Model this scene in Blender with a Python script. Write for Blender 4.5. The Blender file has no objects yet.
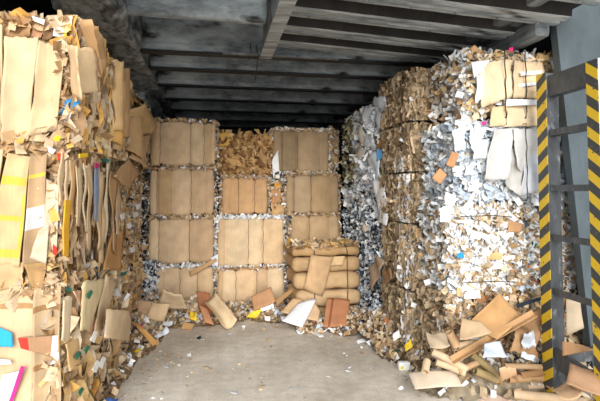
import bpy, math, random
from mathutils import Vector, noise, Matrix
R = random.Random(11)
U = R.uniform
COL = bpy.context.scene.collection

# ------------------------------------------------------------------ camera
PSI, PIT, F, H = math.radians(10.27), math.radians(-2.6), 480.0, 1.87
V0 = 190 + F*math.tan(PIT)
FW = Vector((math.sin(PSI)*math.cos(PIT), math.cos(PSI)*math.cos(PIT), -math.sin(PIT)))
RT = Vector((math.cos(PSI), -math.sin(PSI), 0))
UP = RT.cross(FW)
EYE = Vector((0, 0, H))
def ray(u, v): return FW + RT*((u-300)/F) + UP*((V0-v)/F)
def PZ(u, v, z=0.0):
    d = ray(u, v); return EYE + d*((z-H)/d.z)
def PX(u, v, x):
    d = ray(u, v); return EYE + d*(x/d.x)
def PY(u, v, y):
    d = ray(u, v); return EYE + d*(y/d.y)
cd = bpy.data.cameras.new('camera'); cam = bpy.data.objects.new('camera', cd); COL.objects.link(cam)
cam.location = EYE
cam.rotation_euler = Matrix((RT, UP, -FW)).transposed().to_euler()
cd.sensor_fit = 'HORIZONTAL'; cd.sensor_width = 36; cd.lens = 36*F/600; cd.shift_y = (V0-200.5)/600
cd.clip_start = .05
bpy.context.scene.camera = cam

# ------------------------------------------------------------------ colours
def lin(c):
    if isinstance(c, str):
        c = c.lstrip('#'); c = [int(c[i:i+2], 16)/255 for i in (0, 2, 4)]
    r = [(x/12.92 if x <= .04045 else ((x+.055)/1.055)**2.4) for x in c]
    if max(c)-min(c) < .45:      # boards are a little greyer than pure kraft
        l = .3*r[0]+.6*r[1]+.1*r[2]; r = [(x*.88+l*.12)*.97 for x in r]
    return tuple(r)
def pal(*hx): return [lin(h) for h in hx]
KRAFT = pal('C4A275', 'CCAA7E', 'BA9769', 'D2B58C', 'C09E76', 'C8A982')
TAN = pal('D4B68C', 'C49E6A', 'DAC29A', 'B48C5C', 'CCA87A', 'E0CCAA', 'D4AE6C', 'A07C54', 'D6BE9A', 'C6A884')
GOLD = pal('D9A95A', 'E3BC74', 'CE9C50')
BROWN = pal('A58C6C', 'B39A78', '96805E', 'AA9270', 'BCA482', '8E7656', 'B09672')
WHITE = pal('ECEDED', 'DEE1E4', 'F0EFEC', 'D0D5DA', 'E4E2DE')
BLUEW = pal('D0DAE4', 'C0CEDC', 'DEE5EA', 'B2C0D0', 'E6EAED')
GREYD = pal('25282C', '3A3E42', '17191C', '55585A', '6E7274')
ACC = pal('D8322A', '2C7FB8', 'E8C21E', 'C03070', '2C6E5A', 'E06A2C')

# ------------------------------------------------------------------ materials
def new_mat(name):
    m = bpy.data.materials.new(name); m.use_nodes = True
    nt = m.node_tree; b = nt.nodes['Principled BSDF']; return m, nt, b
def attr_mat(name, rough=.8, var=.25, scale=14, bump=.0, fibre=0.0):
    m, nt, b = new_mat(name); N = nt.nodes; L = nt.links
    a = N.new('ShaderNodeVertexColor'); a.layer_name = 'Col'
    tc = N.new('ShaderNodeTexCoord')
    n = N.new('ShaderNodeTexNoise'); n.inputs['Scale'].default_value = scale; n.inputs['Detail'].default_value = 5
    L.new(tc.outputs['Object'], n.inputs['Vector'])
    mr = N.new('ShaderNodeMapRange'); mr.inputs[1].default_value = .3; mr.inputs[2].default_value = .7
    mr.inputs[3].default_value = 1-var; mr.inputs[4].default_value = 1+var*.4
    L.new(n.outputs['Fac'], mr.inputs[0])
    mx = N.new('ShaderNodeMix'); mx.data_type = 'RGBA'; mx.blend_type = 'MULTIPLY'; mx.inputs[0].default_value = 1
    L.new(a.outputs['Color'], mx.inputs[6]); L.new(mr.outputs[0], mx.inputs[7])
    out = mx.outputs[2]
    if fibre:
        w = N.new('ShaderNodeTexNoise'); w.inputs['Scale'].default_value = 9; w.inputs['Detail'].default_value = 3
        mp = N.new('ShaderNodeMapping'); mp.inputs['Scale'].default_value = (9, 9, .35)
        L.new(tc.outputs['Object'], mp.inputs[0]); L.new(mp.outputs[0], w.inputs['Vector'])
        m2 = N.new('ShaderNodeMapRange'); m2.inputs[1].default_value = .35; m2.inputs[2].default_value = .65
        m2.inputs[3].default_value = 1-fibre; m2.inputs[4].default_value = 1.03
        L.new(w.outputs['Fac'], m2.inputs[0])
        mz = N.new('ShaderNodeMix'); mz.data_type = 'RGBA'; mz.blend_type = 'MULTIPLY'; mz.inputs[0].default_value = 1
        L.new(out, mz.inputs[6]); L.new(m2.outputs[0], mz.inputs[7]); out = mz.outputs[2]
    L.new(out, b.inputs['Base Color'])
    b.inputs['Roughness'].default_value = rough
    b.inputs['Specular IOR Level'].default_value = .25
    if bump:
        bp = N.new('ShaderNodeBump'); bp.inputs['Strength'].default_value = bump; bp.inputs['Distance'].default_value = .01
        L.new(n.outputs['Fac'], bp.inputs['Height']); L.new(bp.outputs[0], b.inputs['Normal'])
    return m
def soot_mat(name, dark, light, scale=(3, 3, 3), lo=.42, hi=.68, rough=.55, bump=.4, spec=.4, metal=0, rust=None):
    m, nt, b = new_mat(name); N = nt.nodes; L = nt.links
    tc = N.new('ShaderNodeTexCoord'); mp = N.new('ShaderNodeMapping'); mp.inputs['Scale'].default_value = scale
    L.new(tc.outputs['Object'], mp.inputs[0])
    n = N.new('ShaderNodeTexNoise'); n.inputs['Scale'].default_value = 1; n.inputs['Detail'].default_value = 9
    n.inputs['Roughness'].default_value = .68; L.new(mp.outputs[0], n.inputs['Vector'])
    cr = N.new('ShaderNodeValToRGB'); e = cr.color_ramp.elements
    e[0].position = lo; e[0].color = (*lin(dark), 1); e[1].position = hi; e[1].color = (*lin(light), 1)
    L.new(n.outputs['Fac'], cr.inputs[0]); out = cr.outputs[0]
    if rust:
        n2 = N.new('ShaderNodeTexNoise'); n2.inputs['Scale'].default_value = 1.7; n2.inputs['Detail'].default_value = 6
        L.new(mp.outputs[0], n2.inputs['Vector'])
        r2 = N.new('ShaderNodeMapRange'); r2.inputs[1].default_value = .6; r2.inputs[2].default_value = .72
        L.new(n2.outputs['Fac'], r2.inputs[0])
        mx = N.new('ShaderNodeMix'); mx.data_type = 'RGBA'; L.new(r2.outputs[0], mx.inputs[0])
        L.new(out, mx.inputs[6]); mx.inputs[7].default_value = (*lin(rust), 1); out = mx.outputs[2]
    L.new(out, b.inputs['Base Color'])
    b.inputs['Roughness'].default_value = rough; b.inputs['Specular IOR Level'].default_value = spec
    b.inputs['Metallic'].default_value = metal
    bp = N.new('ShaderNodeBump'); bp.inputs['Strength'].default_value = bump; bp.inputs['Distance'].default_value = .02
    L.new(n.outputs['Fac'], bp.inputs['Height']); L.new(bp.outputs[0], b.inputs['Normal'])
    return m
def floor_mat():
    m, nt, b = new_mat('concrete'); N = nt.nodes; L = nt.links
    tc = N.new('ShaderNodeTexCoord')
    def nz(s, d=6, r=.6):
        n = N.new('ShaderNodeTexNoise'); n.inputs['Scale'].default_value = s; n.inputs['Detail'].default_value = d
        n.inputs['Roughness'].default_value = r; L.new(tc.outputs['Object'], n.inputs['Vector']); return n
    a, c, g = nz(1.1, 6), nz(9, 8, .7), nz(70, 3)
    cr = N.new('ShaderNodeValToRGB'); e = cr.color_ramp.elements
    e[0].position = .35; e[0].color = (*lin('CABDAA'), 1); e[1].position = .66; e[1].color = (*lin('EEE4D4'), 1)
    L.new(a.outputs['Fac'], cr.inputs[0])
    def mul(src, n, lo, hi, a0=.35, a1=.65):
        r = N.new('ShaderNodeMapRange'); r.inputs[1].default_value = a0; r.inputs[2].default_value = a1
        r.inputs[3].default_value = lo; r.inputs[4].default_value = hi; L.new(n.outputs['Fac'], r.inputs[0])
        x = N.new('ShaderNodeMix'); x.data_type = 'RGBA'; x.blend_type = 'MULTIPLY'; x.inputs[0].default_value = 1
        L.new(src, x.inputs[6]); L.new(r.outputs[0], x.inputs[7]); return x.outputs[2]
    o = mul(cr.outputs[0], c, .84, 1.1); o = mul(o, g, .86, 1.1)
    L.new(o, b.inputs['Base Color']); b.inputs['Roughness'].default_value = .8
    b.inputs['Specular IOR Level'].default_value = .25
    bp = N.new('ShaderNodeBump'); bp.inputs['Strength'].default_value = .3; bp.inputs['Distance'].default_value = .01
    L.new(g.outputs['Fac'], bp.inputs['Height']); L.new(bp.outputs[0], b.inputs['Normal'])
    return m
def stripe_mat(sign):
    m, nt, b = new_mat('warning_stripes'); N = nt.nodes; L = nt.links
    tc = N.new('ShaderNodeTexCoord'); sp = N.new('ShaderNodeSeparateXYZ'); L.new(tc.outputs['Object'], sp.inputs[0])
    def mt(op, x, y):
        n = N.new('ShaderNodeMath'); n.operation = op
        for i, q in enumerate((x, y)):
            if hasattr(q, 'links'): L.new(q, n.inputs[i])
            else: n.inputs[i].default_value = q
        return n.outputs[0]
    t = mt('ADD', sp.outputs['Z'], mt('MULTIPLY', sp.outputs['Y'], .7*sign))
    fr = mt('FRACT', mt('DIVIDE', mt('ADD', t, 5.02), .172), 0)
    s = mt('GREATER_THAN', fr, .5)
    nz = N.new('ShaderNodeTexNoise'); nz.inputs['Scale'].default_value = 22; nz.inputs['Detail'].default_value = 6
    L.new(tc.outputs['Object'], nz.inputs['Vector'])
    wear = N.new('ShaderNodeMapRange'); wear.inputs[1].default_value = .62; wear.inputs[2].default_value = .7
    L.new(nz.outputs['Fac'], wear.inputs[0])
    mx = N.new('ShaderNodeMix'); mx.data_type = 'RGBA'; L.new(s, mx.inputs[0])
    mx.inputs[6].default_value = (*lin('3A3D3E'), 1); mx.inputs[7].default_value = (*lin('D2AE26'), 1)
    m2 = N.new('ShaderNodeMix'); m2.data_type = 'RGBA'; L.new(wear.outputs[0], m2.inputs[0])
    L.new(mx.outputs[2], m2.inputs[6]); m2.inputs[7].default_value = (*lin('5A574E'), 1)
    L.new(m2.outputs[2], b.inputs['Base Color']); b.inputs['Roughness'].default_value = .5
    return m
M_CARD = attr_mat('cardboard', .85, .2, 6, .2, .05)
M_CORE = attr_mat('compressed_core', .95, .5, 30, .8)
M_SCRAP = attr_mat('torn_scrap', .8, .22, 18, .1)
M_PAPER = attr_mat('paper', .6, .08, 12, .1)
M_WIRE = soot_mat('rusty_wire', '2A2622', '4A4038', (9, 9, 9), rough=.5, metal=.5)
M_BEAM = soot_mat('sooty_steel', '3C464D', 'B8C4CC', (1.6, 3, 4), .34, .68, .5, .3, rust='1E2020')
M_FLANGE = soot_mat('shaded_flange', '15181A', '3A4044', (2, 5, 5), .4, .8, .6, .3)  # shade under the cross beams, put into a dark colour
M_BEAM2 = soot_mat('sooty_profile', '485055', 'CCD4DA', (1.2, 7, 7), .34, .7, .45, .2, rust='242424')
M_DECK = soot_mat('sooty_deck', '14181A', '2C3236', (2, 2, 2), .4, .7, .7, .4)
M_DECKR = soot_mat('shaded_soot_deck', '1F1C1B', '3C3836', (2, 2, 2), .4, .7, .7, .4)  # soot, darkened further to carry the shade of the rib recesses
M_PLAST = soot_mat('black_sheeting', '2A2F33', 'B4BABE', (9, 6, 10), .38, .7, .4, .9, .5)
M_WALL = soot_mat('dark_wall', '202427', '3A4044', (2, 2, 2), .4, .7, .8, .4)
M_BOARD = soot_mat('grey_planks', '454B4F', '8E959A', (5, .9, 9), .36, .7, .7, .5, rust='23272A')
M_COLUMN = soot_mat('column_paint', '3C474C', '58656B', (2, 2, 1), .35, .7, .5, .15)
M_DARK = soot_mat('dark_frame_paint', '33373B', '53575B', (10, 10, 5), .35, .7, .45, .3, rust='77797B')
M_DAYLIT = soot_mat('daylit_face', 'E4E6E6', 'F4F4F2', (4, 4, 4), .4, .7, .5, .1)  # near white colour that stands in for daylight
M_FLOOR = floor_mat()

# ------------------------------------------------------------------ mesh builder
class MB:
    def __init__(s): s.v = []; s.f = []; s.c = []
    def add(s, vs, fs, col):
        o = len(s.v); s.v += [tuple(p) for p in vs]
        for i, f in enumerate(fs):
            s.f.append(tuple(o+k for k in f)); s.c.append(col[i] if isinstance(col, list) else col)
    def box(s, a, b, col=(.5, .5, .5)):
        x0, y0, z0 = a; x1, y1, z1 = b
        vs = [(x, y, z) for z in (z0, z1) for y in (y0, y1) for x in (x0, x1)]
        s.add(vs, [(0, 2, 3, 1), (4, 5, 7, 6), (0, 1, 5, 4), (2, 6, 7, 3), (0, 4, 6, 2), (1, 3, 7, 5)], col)
    def tube(s, pts, r, col=(.3, .3, .3), n=6, hollow=0):
        pts = [Vector(p) for p in pts]; rings = []
        def ring(i, rr):
            d = (pts[min(i+1, len(pts)-1)]-pts[max(i-1, 0)]).normalized()
            a = d.orthogonal().normalized() if abs(d.z) > .9 else d.cross(Vector((0, 0, 1))).normalized()
            b = d.cross(a)
            return [pts[i]+a*rr*math.cos(t*2*math.pi/n)+b*rr*math.sin(t*2*math.pi/n) for t in range(n)]
        seq = [(i, r) for i in range(len(pts))]
        if hollow: seq = seq+[(i, r*hollow) for i in reversed(range(len(pts)))]
        vs = []; fs = []
        for i, rr in seq: vs += ring(i, rr)
        m = len(seq)
        for k in range(m if hollow else m-1):
            k2 = (k+1) % m
            for t in range(n):
                fs.append((k*n+t, k*n+(t+1) % n, k2*n+(t+1) % n, k2*n+t))
        if not hollow:
            fs.append(tuple(range(n))[::-1]); fs.append(tuple((m-1)*n+t for t in range(n)))
        s.add(vs, fs, col)
    def build(s, name, mat, parent=None, smooth=False, origin=None):
        me = bpy.data.meshes.new(name)
        if parent is not None: o0 = Vector(parent['_o'])
        elif origin is not None: o0 = Vector(origin)
        else:
            xs = [p[0] for p in s.v]; ys = [p[1] for p in s.v]; zs = [p[2] for p in s.v]
            o0 = Vector(((min(xs)+max(xs))/2, (min(ys)+max(ys))/2, min(zs)))
        me.from_pydata([(p[0]-o0.x, p[1]-o0.y, p[2]-o0.z) for p in s.v], [], s.f)
        ca = me.color_attributes.new('Col', 'FLOAT_COLOR', 'CORNER')
        buf = []
        for f, c in zip(s.f, s.c): buf += [c[0], c[1], c[2], 1.0]*len(f)
        ca.data.foreach_set('color', buf)
        if smooth: me.polygons.foreach_set('use_smooth', [True]*len(me.polygons))
        me.materials.append(mat); me.update()
        ob = bpy.data.objects.new(name, me); COL.objects.link(ob)
        ob['_o'] = tuple(o0)
        if parent is None: ob.location = o0
        else: ob.parent = parent
        return ob
def tag(o, label=None, cat=None, group=None, kind=None):
    if label: o['label'] = label
    if cat: o['category'] = cat
    if group: o['group'] = group
    if kind: o['kind'] = kind
    return o
def empty(name, loc, label, cat, group=None):
    o = bpy.data.objects.new(name, None); COL.objects.link(o); o.location = loc; o['_o'] = tuple(loc)
    o.empty_display_size = .1
    return tag(o, label, cat, group)
def nz(p, s=1.0, o=0.0): return noise.noise(Vector((p[0]*s+o, p[1]*s-o, p[2]*s+o*.5)))
def jit(c, a=.12):
    k = 1+U(-a, a); return (min(c[0]*k, .95), min(c[1]*k, .95), min(c[2]*k, .95))

def rblock(mb, a, b, r=.06, step=.04, disp=None, colf=None):
    """closed rounded block, displaced outward by disp(p, n), coloured by colf(p)"""
    a, b = Vector(a), Vector(b); c = (a+b)/2; h = (b-a)/2
    n = [max(3, min(64, int(2*h[i]/step))) for i in range(3)]
    idx = {}; vs = []; fs = []
    def vert(i, j, k):
        key = (i, j, k)
        if key in idx: return idx[key]
        p = Vector((-h.x+2*h.x*i/n[0], -h.y+2*h.y*j/n[1], -h.z+2*h.z*k/n[2]))
        q = Vector([max(-(h[t]-r), min(h[t]-r, p[t])) for t in range(3)])
        d = p-q
        d = d.normalized() if d.length > 1e-6 else Vector((0, 0, 1))
        w = q+d*r+c
        if disp: w += d*disp(w, d)
        idx[key] = len(vs); vs.append(w); return idx[key]
    for ax in range(3):
        e, g = [(1, 2), (2, 0), (0, 1)][ax]
        for side in (0, n[ax]):
            for i in range(n[e]):
                for j in range(n[g]):
                    q = []
                    for (di, dj) in ((0, 0), (1, 0), (1, 1), (0, 1)):
                        key = [0, 0, 0]; key[ax] = side; key[e] = i+di; key[g] = j+dj; q.append(vert(*key))
                    fs.append(tuple(q) if side else tuple(q[::-1]))
    cols = []
    for f in fs:
        m = (vs[f[0]]+vs[f[2]])/2; cols.append(colf(m) if colf else (.5, .4, .3))
    mb.add(vs, fs, cols)

def scrap(mb, p, ax, up, n, L, W, bend, col, seg=3, taper=0):
    """curved torn piece: centre p, long axis up, width axis ax, bulging along n"""
    vs = []; fs = []
    j = [U(-.18, .18) for _ in range(seg*2+2)]
    for i in range(seg+1):
        t = i/seg-.5
        off = n*(bend*(4*t*t-.5)*L*.5)+n*(j[-i-1]*W*.7)
        w = W*(1-taper*abs(t)*1.4)
        c = p+up*(t*L)+off+ax*(j[i]*W)
        vs += [c-ax*w*(.5+j[i]*.5), c+ax*w*(.5+j[-i-1]*.5)+n*(j[i]*W*.6)]
    for i in range(seg): fs.append((2*i, 2*i+1, 2*i+3, 2*i+2))
    mb.add(vs, fs, col)
def rv():
    while True:
        v = Vector((U(-1, 1), U(-1, 1), U(-1, 1)))
        if .1 < v.length < 1: return v.normalized()
def pick(p, weights=None):
    """p: list of (palette, weight)"""
    t = U(0, sum(w for _, w in p))
    for q, w in p:
        t -= w
        if t <= 0: return jit(R.choice(q))
    return jit(R.choice(p[0][0]))

LIM = [None]
def lim(p, hl):
    if LIM[0]:
        lo, hi = LIM[0]; m = min(hl*.6, (hi.z-lo.z)*.45)
        p.z = max(lo.z+m, min(hi.z-m, p.z)); p.y = max(lo.y, min(hi.y, p.y))
    return p
def crumple(mb, n, samp, nrm, pl, L=(.04, .12), W=(.02, .06), out=.04, flat=.5, bend=.5, colf=None):
    """random loose pieces over a face; flat 0..1 = how much they lie along the face"""
    for _ in range(n):
        p = samp(); q = (nrm*flat*R.choice((1, 1, 1, -1))+rv()*(1-flat*.6)).normalized()
        up = q.cross(rv()).normalized(); ax = q.cross(up).normalized()
        c = colf(p) if colf else pick(pl)
        l = U(*L)
        scrap(mb, lim(p+nrm*U(-.01, out), l*.35), ax, up, q, l, U(*W), U(-bend, bend), c)
def strips(mb, n, samp, nrm, side, pl, L=(.15, .6), W=(.03, .08), out=.05, lean=.12, yaw=1.0, seg=6, colf=None, wav=.012, tilt=0):
    """layers of flattened board seen on edge: upright wavy strips"""
    zf = Vector((0, 0, 1))
    for _ in range(n):
        p = samp(); a = U(-yaw, yaw)
        w = (side*math.cos(a)+nrm*math.sin(a)); l = U(*L); wd = U(*W); ln = tilt+U(-lean, lean); o = U(-.01, out); p = lim(p, l*.8)
        ph = U(0, 9); fr = U(6, 16)
        vs = []; fs = []
        for i in range(seg+1):
            t = i/seg-.5
            c = p+zf*(t*l)+side*(t*l*ln+wav*math.sin(ph+fr*t*l*2))+nrm*(o+wav*1.3*math.sin(ph*2+fr*t*l*1.7)+U(-.004, .004))
            ww = wd*(.5+.12*math.sin(ph*3+t*9))
            vs += [c-w*ww, c+w*ww]
        for i in range(seg): fs.append((2*i, 2*i+1, 2*i+3, 2*i+2))
        mb.add(vs, fs, colf(p) if colf else pick(pl))

def sheet(name, pts, col, mat=None, parent=None, th=.006, bend=.0, rough=.006, rag=.0, nx=9, ny=9, label=None, cat=None, group=None, cols=None, curl=0, smooth=True):
    """board or paper sheet through four corners (a,b,c,d round the edge)"""
    a, b, c, d = [Vector(p) for p in pts]
    n = ((c-a).cross(d-b)).normalized(); sz = ((c-a).length+(d-b).length)/2; o = U(0, 50)
    top = []; bot = []
    for j in range(ny+1):
        for i in range(nx+1):
            s, t = i/nx, j/ny
            if rag:
                s += rag*U(-1, 1)*(1 if j in (0, ny) or i in (0, nx) else .2)
                t += rag*U(-1, 1)*(1 if i in (0, nx) or j in (0, ny) else .2)
            p = a*(1-s)*(1-t)+b*s*(1-t)+c*s*t+d*(1-s)*t
            k = bend*sz*(4*(s-.5)**2-.5)+curl*sz*(t**2)+rough*sz*4*nz(p, 5/max(sz, .15)*.5, o)
            p = p+n*k
            top.append(p+n*th/2); bot.append(p-n*th/2)
    w = nx+1; m = w*(ny+1); fs = []; cc = []
    for j in range(ny):
        for i in range(nx):
            q = (j*w+i, j*w+i+1, (j+1)*w+i+1, (j+1)*w+i)
            fs.append(q); fs.append(tuple(m+k for k in q[::-1]))
            k = cols((i+.5)/nx, (j+.5)/ny) if cols else col
            cc += [k, k]
    edge = [i for i in range(w)]+[w*(j+1)-1 for j in range(1, ny+1)]+[m-1-i for i in range(1, w)]+[w*(ny-j) for j in range(1, ny)]
    for i in range(len(edge)):
        e, g = edge[i], edge[(i+1) % len(edge)]; fs.append((g, e, m+e, m+g)); cc.append(col)
    mb = MB(); mb.add(top+bot, fs, cc)
    o = mb.build(name, mat or M_CARD, parent, smooth)
    return tag(o, label, cat, group)

# ------------------------------------------------------------------ bales
X, Y, Z = Vector((1, 0, 0)), Vector((0, 1, 0)), Vector((0, 0, 1))
def wires(root, a, b, xs=(), side='x', r=.003, off=.012, sag=None):
    for x in xs:
        mb = MB(); pts = []
        n = 10
        if side == 'x':  # loops in the y-z plane round the front
            for i in range(n+1):
                z = b[2]-.01-(b[2]-a[2]-.02)*i/n; pts.append((x+.006*math.sin(i*2.1+x*9), a[1]-off-.01*math.sin(math.pi*i/n), z))
            pts = [(x, a[1]+.3, b[2]+.004)]+pts+[(x, a[1]+.3, a[2]+.004)]
        else:
            for i in range(n+1):
                z = b[2]-.01-(b[2]-a[2]-.02)*i/n; pts.append((side, x+.006*math.sin(i*2.1+x*9), z))
        mb.tube(pts, r, (.1, .08, .07), 5); mb.build('baling_wire', M_WIRE, root, True)

def flat_bale(a, b, folds, wr, label, tone=0, fringe=KRAFT, group=None, sidepal=None, leftside=True, rightside=True, nfr=170, pal_=KRAFT, bulge=.022, lean=0):
    """bale whose front is a clean folded board face, ragged round the rim"""
    root = empty('cardboard_bale', ((a[0]+b[0])/2, (a[1]+b[1])/2, a[2]), label, 'bale', group)
    xs = [a[0]]+list(folds)+[b[0]]; pc = [jit(R.choice(pal_), .06) for _ in xs]; off = U(0, 99)
    po = [U(-.012, .012) for _ in xs]
    def seg(x):
        for i in range(len(xs)-1):
            if x < xs[i+1]: return i
        return len(xs)-2
    def disp(p, d):
        i = seg(p.x); w = max(xs[i+1]-xs[i], .05); t = min(1, max(0, (p.x-xs[i])/w))
        k = bulge*math.sin(math.pi*t)**.6*(.5+min(1, w/.3)*.7)+po[i]*.8
        zz = (p.z-a[2])/(b[2]-a[2]); k += bulge*.9*math.sin(math.pi*min(1, max(0, zz)))
        for x in folds: k -= .014*math.exp(-((p.x-x)/.012)**2)
        for x in wr: k -= .012*math.exp(-((p.x-x)/.02)**2)
        return k+.012*nz(p, 2.2, off)+.004*nz(p, 9, off)-bulge
    def colf(p):
        k = 1+.06*nz(p, 3, off)+tone; c = pc[seg(p.x)]; return (c[0]*k, c[1]*k, c[2]*k)
    mb = MB(); rblock(mb, a, b, .06, .022 if b[1]-a[1] < 2 else .04, disp, colf)
    body = mb.build('bale_body', M_CARD, root, True)
    wires(root, a, b, wr)
    # torn rim on top, bottom and side edges of the face
    mb = MB(); sp = sidepal or [(fringe, 3), (WHITE, .6), (GREYD, .25)]
    top = [(fringe, 3), (WHITE, .5)]
    crumple(mb, nfr, lambda: Vector((U(a[0], b[0]), a[1]+U(.0, .14), b[2]+U(-.015, .02))), Z, top, (.03, .1), (.015, .045), .02, .4)
    crumple(mb, nfr//3, lambda: Vector((U(a[0], b[0]), a[1]+U(.0, .03), a[2]+U(0, .02))), -Y, top, (.02, .06), (.01, .03), .02, .4)
    for s, on in ((a[0], leftside), (b[0], rightside)):
        if on:
            n = X if s == b[0] else -X
            crumple(mb, nfr, lambda: Vector((s, a[1]+U(.0, .3), U(a[2], b[2]))), n, sp, (.03, .1), (.015, .04), .03, .2)
    tag(mb.build('torn_rim', M_SCRAP, root), kind='stuff')
    return root

def core(root, a, b, col, r=.06, amp=.03, name='bale_body', mat=None, step=.05, var=.2, s=5):
    off = U(0, 99); mb = MB()
    rblock(mb, a, b, r, step, lambda p, d: amp*nz(p, s, off)+amp*.6*nz(p, s*2.7, off)-amp, lambda p: tuple(c*(1+var*nz(p, 6, off)) for c in col))
    return mb.build(name, mat or M_CORE, root, True)
def face(a, b, which, k=.02):
    ax, ay, az = a; bx, by, bz = b
    if which == '-x': return (lambda: Vector((ax, U(ay+k, by-k), U(az+k, bz-k)))), -X, Y
    if which == '+x': return (lambda: Vector((bx, U(ay+k, by-k), U(az+k, bz-k)))), X, Y
    if which == '-y': return (lambda: Vector((U(ax+k, bx-k), ay, U(az+k, bz-k)))), -Y, X
    if which == 'z': return (lambda: Vector((U(ax+k, bx-k), U(ay+k, by-k), bz))), Z, X

# ================================================================== SETTING
def struct(name, mb, m, smooth=False): return tag(mb.build(name, m, None, smooth), kind='structure')
mb = MB(); n = 60
for i in range(n+1):
    for j in range(n+1):
        x = -14+28*i/n; y = -16+29*j/n
        mb.v.append((x, y, .0))
for i in range(n):
    for j in range(n):
        k = i*(n+1)+j; mb.f.append((k, k+n+1, k+n+2, k+1)); mb.c.append((.5, .5, .5))
struct('floor', mb, M_FLOOR)
mb = MB(); mb.box((-2.75, 3.0, 0), (-2.6, 12.4, 4.3)); struct('wall_left', mb, M_WALL)
mb = MB(); mb.box((4.4, 3.0, 0), (4.55, 12.4, 4.3)); struct('wall_right', mb, M_WALL)
mb = MB(); mb.box((-2.6, 12.2, 0), (4.4, 12.4, 4.3)); struct('wall_back', mb, M_WALL)
mb = MB(); mb.box((-2.75, 3.1, 4.3), (4.55, 12.4, 4.4)); struct('ceiling', mb, M_DECK)

tn = [0]
def trim(mb, m, smooth=False):
    tn[0] += 1; return struct('trim_%d' % tn[0], mb, m, smooth)
# long beams running into the depth
def longbeam(x0, x1, z0, z1, y0, y1, m, amp, st=.09):
    o = U(0, 50); mb = MB()
    rblock(mb, (x0, y0, z0), (x1, y1, z1), .04, st, lambda p, d: amp*(nz(p, 2.2, o)+.7*nz(p, 6, o)+.4*nz(p, 14, o)))
    return mb
trim(longbeam(-1.35, -.84, 3.44, 4.25, 3.1, 12.1, M_PLAST, .07, .07), M_PLAST, True)
trim(longbeam(.56, .64, 3.46, 4.2, 3.1, 5.62, M_BEAM2, .012, .06), M_BEAM2)
mb = MB()     # lower flange of the middle beam
mb.box((.53, 3.1, 3.43), (.67, 5.64, 3.455)); trim(mb, M_BEAM2)
# cross beams, left bay and far bay
for k, y in enumerate((3.45, 4.56)):
    mb = longbeam(-.84, .5, 3.5, 4.0, y, y+.13, M_BEAM, .012, .06)
    trim(mb, M_BEAM, True)
for k, y in enumerate((5.72, 6.48, 7.45, 8.5, 9.6, 10.75, 11.8)):
    x0 = -.84
    x1 = 3.3
    mb = longbeam(x0, x1, 3.5-.012*k, 4.2, y, y+.12, M_BEAM, .012, .07)
    trim(mb, M_BEAM)
    mb = MB(); mb.box((x0, y-.012, 3.48-.012*k), (x1, y+.13, 3.498-.012*k)); trim(mb, M_FLANGE)  # dark strip for the unlit underside
# profiled sheeting ribs of the right bay, falling to the right
def rib(y):
    x0, x1 = .7, 3.2; nx = 14
    prof = [(0, .13), (.02, .01), (.05, 0), (.12, 0), (.135, .03), (.165, .03), (.18, 0), (.25, 0), (.28, .01), (.30, .13)]
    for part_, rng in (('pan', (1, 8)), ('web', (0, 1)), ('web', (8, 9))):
        mb = MB(); vs = []; fs = []; pr = prof[rng[0]:rng[1]+1]; m = len(pr)
        for i in range(nx+1):
            x = x0+(x1-x0)*i/nx; z = 3.56-.05*(x-x0)
            for (a, b) in pr: vs.append((x, y+a, z+b+.004*nz((x, y, 0), 3)))
        for i in range(nx):
            for j in range(m-1): fs.append((i*m+j, i*m+j+1, (i+1)*m+j+1, (i+1)*m+j))
        mb.add(vs, fs, (.4, .4, .4))
        if part_ == 'pan':
            for i in range(6):
                x = x0+.2+i*.42; z = 3.56-.05*(x-x0)
                mb.tube([(x, y+.215, z-.012), (x, y+.215, z+.004)], .013, n=6)
        trim(mb, M_BEAM2 if part_ == 'pan' else M_DECKR)  # pans light, webs dark: light and recess shade put into the colours
for y in (3.25, 3.77, 4.28, 4.8, 5.3): rib(y)
mb = MB()
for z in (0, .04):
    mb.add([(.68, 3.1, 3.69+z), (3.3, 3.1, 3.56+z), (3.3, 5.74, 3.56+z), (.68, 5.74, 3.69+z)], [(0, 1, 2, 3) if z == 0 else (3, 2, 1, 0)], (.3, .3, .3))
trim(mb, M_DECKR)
mb = MB(); mb.box((.1, 5.60, 3.462), (1.5, 5.66, 3.48)); trim(mb, M_BOARD)   # loose batten at the beam end
# planked upstand along the right side
for k, (x, x1, y0, z0, z1) in enumerate(((2.72, 2.88, 3.1, 3.5, 3.98), (2.98, 3.15, 4.0, 3.32, 3.49), (2.9, 3.3, 4.2, 3.5, 3.98))):
    mb = longbeam(x, x1, z0, z1, y0, 12.1, M_BOARD, .014, .1); trim(mb, M_BOARD)
# black sheeting draped down the left wall behind the bales
o = 3.3; mb = MB()
rblock(mb, (-1.5, 7.75, 2.6), (-1.0, 11.9, 3.6), .08, .07, lambda p, d: .12*nz(p, 2.5, o)+.07*nz(p, 7, o)); trim(mb, M_PLAST, True)
# hanging cables from the middle beam end
for (x, y, l) in ((.5, 5.66, .42), (.42, 5.62, .2)):
    mb = MB(); mb.tube([(x, y, 3.6), (x+.01, y, 3.6-l*.5), (x-.015, y-.01, 3.6-l)], .006, n=5)
    tag(mb.build('hanging_cable', M_WIRE), 'thin dark cable hanging from the middle roof beam, '+('longer of two' if l > .3 else 'shorter of two'), 'cable')

# ================================================================== LEFT STACK
SIDE_T = [(TAN, 5), (KRAFT, 2), (GOLD, 1), (WHITE, .25), (ACC, .1), (GREYD, .12)]
def row_mesh(root, fn, name, kind='stuff', mat=None, label=None):
    mb = MB(); fn(mb); LIM[0] = None; return tag(mb.build(name, mat or M_SCRAP, root), label, kind=kind)

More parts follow.
